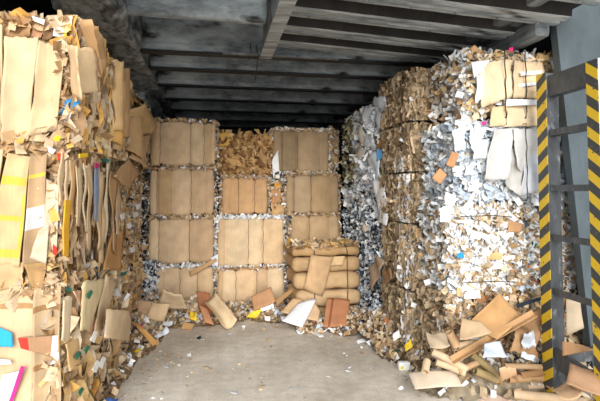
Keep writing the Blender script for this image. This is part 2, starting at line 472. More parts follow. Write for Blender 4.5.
def left_bale(a, b, label, mode, front=True):
    root = empty('cardboard_bale', ((a[0]+b[0])/2, (a[1]+b[1])/2, a[2]), label, 'bale')
    core(root, a, b, lin('A98A60'), .07, .03)
    def fn(mb):
        LIM[0] = (Vector(a)-Vector((0, .03, .01)), Vector(b)+Vector((0, .03, .05)))
        s, n_, sd = face(a, b, '-x'); s2 = lambda: Vector((b[0]-.02, U(a[1], b[1]), U(a[2]+.05, b[2]-.05)))
        big = lambda: Vector((b[0]-.02, U(a[1], b[1]), U(a[2]+.1, b[2]-.1)))
        top = lambda: Vector((U(b[0]-.35, b[0]), U(a[1], b[1]), b[2]-U(0, .03)))
        edge = lambda z: (lambda: Vector((b[0]-U(0, .05), U(a[1], b[1]), z+U(-.05, .05))))
        if mode == 'strip':
            strips(mb, 560, s2, X, Y, SIDE_T, (.18, .75), (.025, .08), .05, .06, 1.1, 7, tilt=-.04)
            strips(mb, 60, s2, X, Y, [(TAN, 2), (KRAFT, 2)], (.4, .8), (.09, .16), .05, .06, .4, 7)
            crumple(mb, 260, s2, X, SIDE_T, (.04, .14), (.02, .06), .06, .3)
        elif mode == 'ragged':
            strips(mb, 620, s2, X, Y, [(TAN, 5), (KRAFT, 3), (GOLD, 1)], (.2, .7), (.03, .11), .06, .12, 1.1, 7)
            crumple(mb, 150, s2, X, SIDE_T, (.08, .25), (.04, .1), .06, .5)
        elif mode == 'shred':
            strips(mb, 160, s2, X, Y, SIDE_T, (.15, .45), (.02, .07), .05, .2, 1.2, 6)
            crumple(mb, 900, s2, X, [(TAN, 5), (KRAFT, 2), (WHITE, 1), (GREYD, .5), (ACC, .15), (BLUEW, .5)], (.03, .14), (.02, .06), .06, .3)
        elif mode == 'flaps':
            strips(mb, 260, s2, X, Y, SIDE_T, (.2, .6), (.05, .14), .06, .35, .9, 6)
            crumple(mb, 330, s2, X, SIDE_T, (.08, .26), (.04, .13), .07, .5)
            crumple(mb, 160, s2, X, [(ACC, .3), (WHITE, 1), (TAN, 3), (GREYD, .5)], (.03, .1), (.015, .04), .08, .3)
        crumple(mb, 260, top, Z, SIDE_T, (.05, .2), (.03, .09), .05, .4)
        crumple(mb, 110, edge(b[2]), (X+Z).normalized(), SIDE_T, (.05, .2), (.03, .08), .05, .4)
        crumple(mb, 90, edge(a[2]), (X-Z).normalized(), SIDE_T, (.05, .16), (.03, .08), .05, .4)
        crumple(mb, 70, lambda: Vector((b[0]-U(0, .06), a[1], U(a[2], b[2]))), -Y, SIDE_T, (.06, .2), (.03, .07), .03, .4)
        crumple(mb, 160, lambda: Vector((U(b[0]-.5, b[0]), b[1], U(a[2], b[2]))), Y, SIDE_T, (.06, .2), (.03, .07), .05, .4)
        if front:
            crumple(mb, 130, lambda: Vector((U(b[0]-.9, b[0]), a[1]+U(-.02, .1), b[2]-U(-.03, .04))), -Y, SIDE_T, (.06, .18), (.03, .09), .03, .5)
            crumple(mb, 60, lambda: Vector((U(b[0]-.9, b[0]), a[1]+U(-.02, .05), a[2]+U(0, .06))), -Y, SIDE_T, (.05, .15), (.03, .09), .03, .5)
    row_mesh(root, fn, 'torn_layers')
    return root
YF = 3.47
XL = -.93
lf1 = left_bale((-2.4, 3.5, 2.19), (-.97, 5.5, 3.02), 'huge cardboard bale at top of the near left stack, smooth folded panels on its front', 'ragged')
lf2 = left_bale((-2.4, 3.5, 1.23), (-1.02, 5.5, 2.15), 'near left stack bale in the middle row, yellow tape on its front panel', 'strip')
lf3 = left_bale((-2.4, 3.5, 0), (-1.0, 5.5, 1.2), 'near left stack bale resting on the floor, red and blue printed pieces in its front', 'flaps')
lb1 = left_bale((-2.2, 5.6, 2.21), (-1.0, 7.45, 3.02), 'topmost bale of the second left column, upright torn strips beside the ceiling beams', 'strip', False)
lb2 = left_bale((-2.2, 5.6, 1.03), (-1.08, 7.45, 2.17), 'middle bale of the second left column, loose shredded side with an orange brown board', 'shred', False)
lb3 = left_bale((-2.2, 5.6, 0), (-1.08, 7.45, 1.0), 'bottom bale of the second left column, behind the scrap heap in the left corner', 'flaps', False)

def fsheet(root, name, uv, col, y=YF, **k):
    return sheet(name, [PY(u, v, y) for u, v in uv], lin(col) if isinstance(col, str) else col, parent=root, **k)
def ssheet(root, name, uv, col, x=XL, **k):
    return sheet(name, [PX(u, v, x) for u, v in uv], lin(col) if isinstance(col, str) else col, parent=root, **k)
for r_, z0, z1 in ((lf1, 2.24, 2.96), (lf2, 1.28, 2.1), (lf3, .04, 1.14)):
    x = -2.36
    while x < -1.5:
        w = U(.2, .3); sheet('folded_panel', [(x, YF-.0, z1), (x+w-.01, YF-.0, z1), (x+w-.01, YF-.0, z0), (x, YF-.0, z0)], R.choice(KRAFT), parent=r_, bend=-.06, th=.02, rough=.02, rag=.01); x += w
# top near bale: front panels
for uv, c in (([(-34, 30), (5, 26), (2, 140), (-40, 144)], 'CDB184'), ([(7, 37), (40, 38), (29, 140), (3, 142)], 'D2B78D'),
              ([(40, 42), (66, 46), (58, 128), (30, 136)], 'CFB286')):
    fsheet(lf1, 'folded_panel', uv, c, bend=-.07, th=.02, rough=.015, rag=.012, nx=14, ny=14)
fsheet(lf1, 'folded_panel', [(0, 12), (17, 14), (9, 37), (-4, 40)], 'C29D6C', y=3.5, bend=-.05, rough=.03)
fsheet(lf1, 'crumpled_flap', [(17, 14), (33, 12), (32, 37), (8, 38)], 'A97D50', y=3.5, bend=-.1, rough=.05, rag=.03)
fsheet(lf1, 'crumpled_flap', [(33, 20), (46, 21), (42, 38), (32, 38)], 'C99468', y=3.51, bend=-.1, rough=.05, rag=.03)
fsheet(lf1, 'crumpled_flap', [(46, 22), (55, 20), (53, 38), (42, 40)], '8E6A48', y=3.5, bend=-.1, rough=.08, rag=.04)
fsheet(lf1, 'printed_sheet', [(55, 19), (69, 20), (66, 38), (53, 36)], 'DFE1E4', y=3.48, mat=M_PAPER, label='white sheet with yellow corners',
       cols=lambda s, t: lin('E8C81E') if s > .78 and (t < .38 or t > .62) else lin('DFE1E4'), rough=.01)
fsheet(lf1, 'crumpled_flap', [(68, 18), (83, 28), (80, 50), (68, 45)], '7E5C3C', y=3.52, bend=-.15, rough=.08, rag=.05)
fsheet(lf1, 'paper_sheet', [(32, 16), (45, 20), (44, 25), (34, 21)], 'F0EDE4', y=3.46, mat=M_PAPER)
ssheet(lf1, 'board_panel', [(67, 46), (88, 48), (92, 92), (72, 99)], 'CFAE80', x=-.85, bend=-.12, th=.012, rough=.02, rag=.02, nx=14, ny=14)
ssheet(lf1, 'torn_spike', [(85, 20), (91, 26), (103, 66), (96, 78)], 'BF9460', x=-.83, bend=-.2, rag=.02)
ssheet(lf1, 'torn_spike', [(96, 56), (110, 66), (99, 80), (94, 74)], 'CFA670', x=-.82, bend=.1)
ssheet(lf1, 'torn_spike', [(101, 36), (106, 40), (106, 58), (101, 60)], 'D8AC66', x=-.84)
fsheet(lf1, 'paper_sheet', [(54, 124), (72, 112), (70, 118), (56, 128)], 'DDDFE0', mat=M_PAPER)
for c in ('C9A068', 'B98F5E', 'DDB377', 'D2A35E'):
    u0 = U(112, 128); v0 = U(58, 80)
    ssheet(lf1, 'board_strip', [(u0, v0), (u0+5, v0+4), (u0+4, v0+72), (u0-2, v0+70)], c, x=-.88, bend=.1, rag=.02)
# far top bale: hanging boards by the corner
ssheet(lb1, 'board_panel', [(131, 112), (143, 97), (156, 117), (144, 140)], 'D0A970', x=-.86, bend=.1, rag=.03)
ssheet(lb1, 'board_panel', [(131, 118), (146, 112), (141, 164), (132, 150)], 'C8A06C', x=-.88, bend=.1, rag=.03)
ssheet(lb1, 'board_panel', [(140, 138), (151, 131), (143, 172), (134, 158)], 'C29A6A', x=-.87, bend=.1, rag=.02)
ssheet(lf2, 'board_panel', [(128, 158), (139, 173), (128, 189), (113, 176)], 'BE9362', x=-.88, rag=.01)
ssheet(lf2, 'board_panel', [(112, 232), (123, 231), (121, 270), (103, 270)], 'B88448', x=-.9, rag=.02, label='orange brown board')
for u, v in ((133, 213), (127, 224), (136, 205), (130, 248), (120, 215)):
    ssheet(lf2, 'paper_scrap', [(u, v), (u+4, v-2), (u+5, v+3), (u+1, v+5)], 'D9DCDF', x=-.89, mat=M_PAPER)
# middle near bale
tape = lin('CDB04A')
def tapecols(s, t):
    if .20 < t < .27 or .54 < t < .60 or .86 < t < .93: return tape
    if s > .86 and .35 < t < .9: return tape
    return lin('C9AA78')
fsheet(lf2, 'folded_panel', [(9, 153), (32, 157), (21, 266), (-14, 266)], 'C9AA78', bend=-.05, th=.02, rough=.012, nx=28, ny=40, cols=tapecols, label='panel with bands of yellow tape')
fsheet(lf2, 'folded_panel', [(-40, 150), (6, 150), (-15, 270), (-60, 270)], 'CDB184', bend=-.05, th=.02, rough=.012)
fsheet(lf2, 'folded_panel', [(33, 157), (49, 154), (44, 262), (24, 268)], 'B4946A', bend=-.05, th=.02, rough=.015, nx=18, ny=30,
       cols=lambda s, t: tape if (.17 < t < .2) else (lin('C4C6C4') if .48 < t < .66 else lin('B2926A')), label='panel with bands of tape, darker')
fsheet(lf2, 'folded_panel', [(47, 178), (59, 186), (57, 250), (42, 262)], 'D8C6A6', y=3.45, bend=-.05, rough=.015, rag=.02)
fsheet(lf2, 'film_piece', [(38, 232), (49, 222), (46, 264), (29, 258)], 'BFAE92', y=3.43, rough=.03, mat=M_PAPER)
fsheet(lf2, 'crumpled_flap', [(25, 264), (47, 262), (43, 290), (33, 288)], 'A8834F', y=3.45, bend=-.14, rough=.03)
fsheet(lf2, 'crumpled_flap', [(-5, 264), (24, 262), (24, 288), (-5, 290)], 'C2A070', y=3.46, bend=-.1, rough=.05, rag=.03)
for uv, c in (([(57, 153), (63, 154), (62, 161), (58, 160)], 'D8322A'), ([(53, 244), (57, 248), (56, 256), (53, 254)], 'D8322A'), ([(57, 135), (61, 137), (58, 142), (53, 139)], 'E8D21E')):
    fsheet(lf2, 'printed_scrap', uv, c, y=3.42)
fsheet(lf2, 'paper_sheet', [(47, 146), (56, 150), (53, 154), (49, 152)], 'DDDFE0', y=3.43, mat=M_PAPER)
u0 = 60.0
while u0 < 118:
    w = U(2.5, 6.5); v0 = U(152, 170)+(u0-60)*.12; v1 = v0+U(55, 105); sl = U(-3, 1)
    v1 = min(v1, 268)
    ssheet(lf2, 'board_strip', [(u0, v0), (u0+w, v0+U(0, 4)), (u0+w+sl-1, v1), (u0+sl, v1-4)], R.choice(TAN+KRAFT+GOLD), x=U(-.935, -.9), bend=U(-.02, .02), rag=.03, rough=.015, nx=4, ny=10)
    u0 += w+U(-.5, 2.5)
ssheet(lf2, 'printed_scrap', [(79, 154), (88, 153), (88, 157), (79, 158)], 'EAC22A', x=-.88)
ssheet(lf2, 'printed_scrap', [(65, 200), (70, 200), (68, 258), (63, 255)], 'DDA52E', x=-.88)
ssheet(lf2, 'printed_scrap', [(95, 166), (99, 165), (97, 222), (94, 220)], '7C8CA4', x=-.88)
ssheet(lf2, 'printed_scrap', [(95, 163), (99, 163), (98, 168), (95, 168)], 'C0206C', x=-.87)
# bottom near bale
fsheet(lf3, 'folded_panel', [(-40, 288), (36, 286), (33, 420), (-40, 420)], 'C9AF86', bend=-.03, th=.02, rough=.01, nx=20, ny=24, rag=.008, cols=lambda s, t: lin('A88050') if .145 < t < .17 else lin('C9AF86'))
fsheet(lf3, 'folded_panel', [(37, 288), (63, 284), (62, 430), (34, 430)], 'C2A47A', bend=-.08, th=.02, rough=.015, nx=20, ny=24, rag=.01, cols=lambda s, t: lin('A0784A') if .13 < t < .16 or .55 < t < .57 else lin('C4A880'))
fsheet(lf3, 'crushed_box', [(18, 338), (60, 335), (57, 357), (21, 348)], 'A9835C', y=3.42, th=.02, rough=.01, nx=30, ny=12, label='brown crushed box with a red end and a white end',
       cols=lambda s, t: lin('D23A2E') if s < .25 else (lin('DDDFE0') if s > .84 else lin('A9805A')))
fsheet(lf3, 'printed_scrap', [(-6, 325), (12, 333), (13, 347), (-8, 346)], '2E9BD6', y=3.43, label='bright blue piece')
fsheet(lf3, 'paper_sheet', [(-8, 358), (10, 360), (12, 364), (-8, 365)], 'D9DCE1', y=3.43, mat=M_PAPER)
fsheet(lf3, 'paper_sheet', [(2, 375), (20, 371), (13, 404), (-4, 404)], 'D9DCE1', y=3.43, mat=M_PAPER)
fsheet(lf3, 'printed_strip', [(21, 366), (25, 367), (12, 404), (8, 404)], 'C8307C', y=3.42, label='magenta strip')
fsheet(lf3, 'paper_sheet', [(54, 350), (60, 353), (58, 361), (53, 357)], 'DFE1E2', y=3.41, mat=M_PAPER)
ssheet(lf3, 'board_panel', [(74, 291), (82, 290), (100, 325), (92, 335)], 'D9A880', x=-.88, rag=.02, label='pinkish orange board')
ssheet(lf3, 'board_panel', [(66, 345), (78, 338), (80, 362), (70, 372)], 'DDB070', x=-.86, rag=.03)
ssheet(lf3, 'board_panel', [(84, 281), (106, 279), (90, 330), (80, 330)], 'D8C08E', x=-.86, rag=.03, bend=.02)
ssheet(lf3, 'board_panel', [(106, 275), (117, 282), (100, 340), (95, 330)], 'D2B488', x=-.86, rag=.03, bend=.02)
ssheet(lf3, 'board_panel', [(64, 300), (72, 296), (70, 345), (62, 340)], 'DFC69E', x=-.88, rag=.03, bend=.02)
for u, v in ((87, 295), (75, 356), (78, 392), (84, 350)):
    ssheet(lf3, 'printed_scrap', [(u, v), (u+4, v-5), (u+6, v-3), (u+2, v+4)], '2C7A5C', x=-.84, label='dark green scrap')
for u, v in ((92, 370), (98, 366), (90, 340)):
    ssheet(lf3, 'paper_scrap', [(u, v), (u+5, v-10), (u+8, v-8), (u+4, v+3)], 'F0EDE8', x=-.84, mat=M_PAPER)

# ================================================================== BACK COLUMNS
yb = 7.6
flat_bale((-.96, yb, 2.24), (.05, 8.7, 2.94), (-.80, -.35, -.12, -.02), (-.8, -.35, -.14), 'clean faced cardboard bale, topmost of the first back column from the left')
flat_bale((-.97, yb+.02, 1.47), (.03, 8.7, 2.20), (-.84, -.62, -.33, -.12), (-.84, -.33), 'clean faced cardboard bale second from the top in the first back column', sidepal=[(WHITE, 1), (TAN, 1), (GREYD, 1)])
flat_bale((-.96, yb, .74), (.04, 8.7, 1.43), (-.80, -.35), (-.8, -.35), 'clean faced cardboard bale third from the top in the first back column', tone=.02)
flat_bale((-.9, yb-.04, 0), (.03, 8.7, .70), (-.75, -.48, -.22), (-.48, -.22), 'pale cardboard bale at the foot of the first back column, scraps heaped before it', tone=.06, fringe=WHITE)
# side debris in the gap left of the first column
# B column: rough golden brown bale on top
a, b = (.1, 7.9, 2.1), (.93, 8.8, 2.74)
root = empty('cardboard_bale', (.5, 8.3, 2.1), 'crumpled golden brown bale, topmost of the second back column, no smooth face', 'bale')
core(root, a, b, lin('6E4E2C'), .12, .04)  # dark core colour puts shade into the gaps between scraps
def fn(mb):
    s, n_, sd = face(a, b, '-y', 0)
    GB = pal('B98C52', 'A0743E', 'CFA260', '84592E', 'BE925A', 'D8B070')
    strips(mb, 130, s, -Y, X, [(GB, 1)], (.1, .32), (.03, .09), .06, .7, 1.0, 5)
    crumple(mb, 300, s, -Y, [(GB, 1)], (.06, .2), (.03, .09), .08, .4)
    crumple(mb, 120, lambda: Vector((U(.12, .9), U(7.9, 8.1), b[2]-.02)), Z, [(GOLD, 2), (GB, 2)], (.05, .18), (.03, .08), .04, .4)
    for x in (a[0], b[0]): crumple(mb, 60, lambda: Vector((x, 7.95, U(2.12, 2.75))), -Y, [(GB, 1)], (.05, .15), (.03, .06), .05, .4)
row_mesh(root, fn, 'torn_layers')
sheet('board_panel', [PY(218, 133, 7.84), PY(232, 133, 7.84), PY(228, 146, 7.84), PY(219, 146, 7.84)], lin('D2A44E'), parent=root)
sheet('board_panel', [PY(224, 157, 7.8), PY(240, 160, 7.8), PY(243, 167, 7.8), PY(232, 165, 7.8)], lin('C99A58'), parent=root, rag=.03)
flat_bale((.14, yb+.12, 1.47), (.88, 8.7, 2.07), (.3, .66), (.4, .66), 'small orange tinted cardboard bale second from the top in the second back column', pal_=pal('CDA06C', 'C99C68'), tone=-.03)
flat_bale((.07, yb-.04, .68), (1.13, 8.7, 1.43), (.2, .55, .78), (.55, .78), 'wide cardboard bale third down the second back column, fringed with white shreds', fringe=WHITE, tone=.04, nfr=300)
flat_bale((.08, yb-.06, 0), (1.13, 8.7, .65), (.17, .36, .68, .86), (.36, .68), 'pale cardboard bale at the foot of the second back column beside the strapped bundle', tone=.06)
# C column
flat_bale((.96, 7.85, 2.16), (1.93, 8.9, 2.87), (1.12, 1.38, 1.78), (1.12, 1.38), 'dull brown cardboard bale with pale ragged top, topmost of the third back column', pal_=pal('A98C66', 'B39670', '9E8460'), fringe=pal('E0C08A', 'F0E4CC', 'C89A58', 'F4F0E8'), nfr=320)
flat_bale((1.17, 7.72, 1.48), (2.06, 8.8, 2.12), (1.3, 1.58, 1.95), (1.3, 1.58), 'dull brown cardboard bale second from the top in the third back column', pal_=pal('A98C66', 'B39670', 'A88A60'))
flat_bale((1.17, 7.72, .78), (2.06, 8.8, 1.45), (1.28, 1.55, 1.9), (1.55,), 'cardboard bale third down the back column, right above the strapped bundle', pal_=pal('BC9C72', 'B8976C'))
flat_bale((1.17, 7.75, 0), (2.06, 8.8, .75), (1.5,), (1.5,), 'cardboard bale hidden low behind the strapped bundle of flattened boxes')
# ragged strips and fillers between columns
root = empty('loose_cardboard', (1.0, 7.95, 1.47), 'loose board pieces and white paper wedged between the second and third back columns', 'cardboard')
sheet('paper_sheet', [PY(272, 160, 7.8), PY(278, 150, 7.8), PY(280, 179, 7.8), PY(273, 178, 7.8)], lin('F2F2EE'), parent=root, mat=M_PAPER, rough=.02)
sheet('board_panel', [PY(271, 182, 7.75), PY(281, 181, 7.75), PY(281, 203, 7.75), PY(271, 204, 7.75)], lin('C68A50'), parent=root, rough=.02, label='orange board with a yellow top edge', cols=lambda s, t: lin('E8A82E') if t < .2 else lin('C08852'))
sheet('crumpled_flap', [PY(271, 203, 7.72), PY(284, 205, 7.72), PY(284, 217, 7.72), PY(271, 216, 7.72)], lin('CFA468'), parent=root, rough=.08, rag=.05)
row_mesh(root, lambda mb: crumple(mb, 160, lambda: Vector((U(.9, 1.16), U(7.7, 7.9), U(1.48, 2.15))), -Y, [(TAN, 3), (WHITE, 2), (GREYD, .6)], (.03, .1), (.02, .05), .04, .3), 'shreds')
root = empty('loose_cardboard', (2.03, 8.1, 2.15), 'brown torn boards standing right of the topmost third column bale', 'cardboard')
row_mesh(root, lambda mb: (strips(mb, 60, lambda: Vector((U(1.97, 2.12), 8.1, U(2.35, 2.75))), -Y, X, [(BROWN, 1), (TAN, 1)], (.2, .5), (.03, .08), .05, .1),
   crumple(mb, 160, lambda: Vector((U(1.95, 2.12), 8.05, U(2.2, 2.92))), -Y, [(BROWN, 2), (TAN, 2), (WHITE, .5)], (.03, .1), (.02, .05), .04, .3)), 'shreds')
# dark shredded seam left of the first column
root = empty('shredded_seam', (-1.0, 7.5, 0), 'narrow dark seam of mixed shreds between the left stack and first back column', 'shreds'); root['kind'] = 'stuff'
def fn(mb):
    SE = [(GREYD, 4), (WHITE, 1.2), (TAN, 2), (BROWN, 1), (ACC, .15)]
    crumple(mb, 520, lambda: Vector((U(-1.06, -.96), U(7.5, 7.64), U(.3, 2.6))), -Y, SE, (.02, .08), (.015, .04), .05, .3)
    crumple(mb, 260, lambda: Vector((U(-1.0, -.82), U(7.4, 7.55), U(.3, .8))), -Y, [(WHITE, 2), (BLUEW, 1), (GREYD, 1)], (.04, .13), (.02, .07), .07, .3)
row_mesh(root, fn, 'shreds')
root = empty('shredded_seam', (1.14, 7.55, 0), 'narrow seam of grey shreds between the second and third back columns', 'shreds'); root['kind'] = 'stuff'
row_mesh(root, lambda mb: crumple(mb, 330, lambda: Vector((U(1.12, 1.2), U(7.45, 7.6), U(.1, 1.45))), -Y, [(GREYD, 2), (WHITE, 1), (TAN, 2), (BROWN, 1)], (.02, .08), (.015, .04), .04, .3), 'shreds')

# strapped bundle of flattened boxes
root = empty('flattened_box_bundle', (1.62, 7.0, 0), 'bundle of flattened boxes lying in strapped layers in front of the third back column', 'bundle')
zz = 0.0
for k, (h, x0, x1) in enumerate(((.2, 1.16, 2.12), (.24, 1.15, 2.13), (.24, 1.13, 2.12), (.22, 1.12, 2.14), (.14, 1.10, 2.12))):
    y0 = 6.72+(.02, -.01, .0, .015, .0)[k]
    mb = MB(); off = U(0, 50); c = lin(('BE9A6A', 'C4A172', 'C09C6C', 'BB9666', 'AE8855')[k])
    rblock(mb, (x0, y0, zz), (x1, 7.55, zz+h), min(.09, h*.45), .03, lambda p, d: .018*nz(p, 3, off)-.006+.012*math.sin(p.x*21+off)*.5, lambda p: tuple(q*(1+.08*nz(p, 4, off)) for q in c))
    mb.build('board_layer', M_CARD, root, True); zz += h+.004
sheet('board_flap', [PY(311, 255, 6.66), PY(334, 257, 6.66), PY(323, 297, 6.66), PY(304, 289, 6.66)], lin('C09A6C'), parent=root, th=.01, bend=.05, rough=.015)
sheet('board_flap', [PY(322, 257, 6.68), PY(345, 256, 6.68), PY(343, 265, 6.68), PY(320, 266, 6.68)], lin('CDAA78'), parent=root, th=.01)
for x in (1.42, 1.9):
    mb = MB(); mb.tube([(x, 7.3, 1.07), (x, 6.8, 1.07), (x, 6.69, 1.0), (x+.005, 6.68, .5), (x, 6.7, .02)], .005, (.2, .2, .2), 5); mb.build('baling_wire', M_WIRE, root, True)
row_mesh(root, lambda mb: crumple(mb, 260, lambda: Vector((U(1.12, 2.1), U(6.74, 7.4), U(1.03, 1.07))), Z, [(TAN, 3), (GOLD, 1), (BROWN, 1)], (.06, .2), (.03, .08), .03, .7), 'torn_rim')

# ================================================================== RIGHT SIDE
def wcol(p):   # paper column: pale films above, newsprint below
    t = p.z+.35*nz(p, 1.6, 4)-.25*(p.y-6.6)
    if p.y > 7.1 and p.z > 1.9:
        return pick([(pal('8A8458', 'A49A62', 'C8BE96', '6A6648', 'E8E4D4', '4C4A3A'), 3), (GREYD, .8), (WHITE, .7)])
    if t > 1.95: return pick([(BLUEW, 3), (WHITE, 3.5), (GREYD, .08), (TAN, .2), (ACC, .06)])
    if t > 1.6: return pick([(BLUEW, 3), (WHITE, 3), (GREYD, 1), (TAN, .3)])
    return pick([(WHITE, 2.4), (BLUEW, 2.2), (GREYD, 2.6), (pal('5E7480', '3C5460'), .5)])
for k, (z0, z1, lab) in enumerate(((2.26, 3.02, 'topmost, pale films on its side'), (1.5, 2.22, 'second from the top, white crumpled sheets over dark newsprint'),
                                   (.76, 1.47, 'third from the top, black and white newsprint shreds'), (0, .73, 'lowest, dark newsprint behind floor scraps'))):
    a, b = (2.2, 5.95, z0), (3.4, 7.75, z1)
    root = empty('paper_bale', (2.8, 6.8, z0), 'far right column paper bale, '+lab, 'bale')
    core(root, a, b, lin('8A8E92'), .1, .05)
    def fn(mb):
        s = lambda: Vector((2.2+.05*nz((0, U(0, 9), 0), 1), U(5.95, 7.75), U(z0, z1)))
        def cs(n, L, W, out, fl, be=.5): crumple(mb, n, s, -X, None, L, W, out, fl, be, colf=wcol)
        up = k < 2
        cs(750 if up else 1500, (.06, .22) if up else (.03, .12), (.03, .09) if up else (.015, .05), .06, .6)
        cs(420, (.03, .08), (.015, .04), .08, .2)
        crumple(mb, 300, lambda: Vector((U(2.2, 2.7), U(5.95, 7.75), z1)), Z, None, (.04, .14), (.02, .07), .06, .3, colf=wcol)
        crumple(mb, 160, lambda: Vector((U(2.2, 2.6), 7.75, U(z0, z1))), Y, None, (.04, .1), (.02, .05), .04, .3, colf=wcol)
        crumple(mb, 160, lambda: Vector((U(2.17, 2.3), 5.95, U(z0, z1))), -Y, None, (.04, .1), (.02, .05), .04, .3, colf=wcol)
    row_mesh(root, fn, 'shreds')
    def rs(name, uv, c, **kk): sheet(name, [PX(u, v, 2.11) for u, v in uv], lin(c), parent=root, mat=M_PAPER, rough=.03, rag=.04, **kk)
    if k == 0:
        rs('film_sheet', [(364, 108), (372, 104), (374, 150), (366, 146)], 'DCE6F0'); rs('film_sheet', [(374, 98), (386, 96), (388, 118), (377, 130)], 'D2E0EE')
        rs('film_sheet', [(356, 126), (362, 124), (371, 145), (364, 150)], 'EFEDE2')
    if k == 1:
        rs('paper_sheet', [(352, 160), (362, 146), (366, 152), (356, 170)], 'E2DED2'); rs('paper_sheet', [(368, 160), (378, 148), (380, 176), (370, 182)], 'D8E4EE')
        rs('film_piece', [(375, 152), (381, 149), (381, 158), (376, 163)], '5FA3D8', label='bright blue film')
        rs('board_scrap', [(374, 140), (385, 136), (384, 146), (376, 150)], '9A7446', label='brown torn board')
        rs('paper_sheet', [(374, 182), (384, 180), (388, 206), (378, 212)], 'F0F2F4')
    if k == 2:
        rs('paper_sheet', [(380, 208), (388, 214), (386, 226), (378, 222)], 'F0F2F4')
        rs('paper_scrap', [(362, 224), (370, 226), (366, 232), (360, 230)], 'EDE6D4')

BR = [(BROWN, 6), (TAN, .6), (pal('7E684A', '6E5A40'), 1), (WHITE, .12)]
zs = (3.22, 2.64, 2.07, 1.5, .76, 0)
nm = ('topmost, under the sloping roof', 'second from the top', 'third from the top', 'fourth from the top, loose slabs peeling off', 'lowest, sagging among floor scraps')
for k in range(5):
    z1, z0 = zs[k]-.012, zs[k+1]+.012
    if k == 4: z0 = 0
    a, b = (2.15+(.02 if k % 2 else 0), 5.02, z0), (3.4, 5.86, z1)
    root = empty('brown_cardboard_bale', (2.8, 5.4, z0), 'shaggy brown bale in the right middle column, '+nm[k], 'bale')
    core(root, a, b, lin('A08C6A'), .035, .012)
    def fn(mb):
        LIM[0] = (Vector(a)-Vector((0, .04, .0)), Vector(b)+Vector((0, .04, .03 if k == 0 else -.01)))
        s = lambda: Vector((a[0], U(a[1], b[1]), U(z0+.02, z1-.02)))
        wht = lambda p: pick([(WHITE, 2), (BROWN, 2), (TAN, 2)]) if (p.y < 5.3+.25*nz(p, 2, 8) and p.z < 2.2) else pick(BR)
        strips(mb, 520, s, -X, Y, None, (.07, .26), (.015, .05), .035, .3, .8, 5, colf=wht)
        crumple(mb, 320, s, -X, None, (.04, .13), (.02, .05), .035, .55, colf=wht)
        f = lambda: Vector((U(a[0], a[0]+.6), a[1], U(z0+.02, z1-.02)))
        strips(mb, 320, f, -Y, X, BR, (.07, .26), (.015, .05), .035, .3, .8, 5)
        crumple(mb, 220, f, -Y, BR, (.04, .14), (.02, .05), .05, .3)
        crumple(mb, 260, lambda: Vector((U(a[0]+.03, a[0]+.7), U(a[1], b[1]), z1)), Z, BR, (.05, .18), (.03, .07), .04, .4)
        crumple(mb, 120, lambda: Vector((U(a[0]-.02, a[0]+.2), b[1], U(z0, z1))), Y, BR, (.04, .12), (.02, .06), .04, .3)
    row_mesh(root, fn, 'torn_layers')
    if k == 3:
        for uv, c in (([(370, 268), (378, 256), (384, 262), (371, 293)], 'A58C70'), ([(384, 272), (390, 268), (392, 278), (386, 284)], '8E6A44')):
            sheet('peeling_slab', [PX(u, v, 2.05) for u, v in uv], lin(c), parent=root, th=.02, rag=.03, rough=.02)
    for yy in (5.2, 5.62):
        mb = MB(); mb.tube([(a[0]+.3, yy, z1), (a[0]-.02, yy, z1-.02), (a[0]-.035, yy+.01, (z0+z1)/2), (a[0]-.02, yy, z0+.02)], .005, (.2, .2, .2), 5); mb.build('baling_wire', M_WIRE, root, True)

FX = [(WHITE, 4), (TAN, 3.2), (BROWN, 1.6), (BLUEW, 1), (GREYD, .25), (ACC, .06)]
def mixed(a, b, label, pf, ps, name='mixed_paper_bale', nf=1100, big=(.05, .15), corec='C8BCAC'):
    root = empty(name, ((a[0]+b[0])/2, (a[1]+b[1])/2, a[2]), label, 'bale')
    core(root, a, b, lin(corec), .09, .04)
    def fn(mb):
        LIM[0] = (Vector(a)-Vector((0, .1, .0)), Vector(b)+Vector((0, .04, .03)))
        f = lambda: Vector((U(a[0], b[0]), a[1], U(a[2], b[2])))
        s = lambda: Vector((a[0], U(a[1], b[1]), U(a[2], b[2])))
        crumple(mb, nf, f, -Y, pf, big, (.02, .07), .04, .7, .5)
        crumple(mb, nf//2, f, -Y, pf, (.04, .12), (.01, .035), .05, .6)
        crumple(mb, nf//2, s, -X, ps, (.04, .15), (.02, .06), .05, .6, .5)
        crumple(mb, nf//3, lambda: Vector((U(a[0], b[0]), U(a[1], b[1]), b[2])), Z, ps, (.05, .15), (.03, .07), .06, .35)
        crumple(mb, 160, lambda: Vector((a[0]+U(0, .06), a[1]+U(0, .06), U(a[2], b[2]))), (-X-Y).normalized(), ps, (.04, .13), (.02, .06), .05, .3)
    row_mesh(root, fn, 'torn_layers')
    return root
m1 = mixed((2.42, 4.3, 2.56), (3.55, 4.97, 3.24), 'paper and board bale, topmost of the near right column, tan panels on its front',
           [(WHITE, 2), (TAN, 3), (BROWN, 1), (pal('EAD2A8', 'F0DEBC'), 3)], [(WHITE, 4), (TAN, 2), (BROWN, 1), (BLUEW, 1)], nf=420)
m2 = mixed((2.32, 4.28, 1.76), (3.55, 4.97, 2.52), 'bluish white paper bale of the near right column, draped with grey sheets',
           [(WHITE, 3), (BLUEW, 3), (TAN, .25), (pal('B8C4D0', 'A8B4C0'), .8)], [(WHITE, 3), (BLUEW, 3), (TAN, .6), (pal('A8B4C0'), 1)], nf=800, big=(.07, .2), corec='BCC4CC')
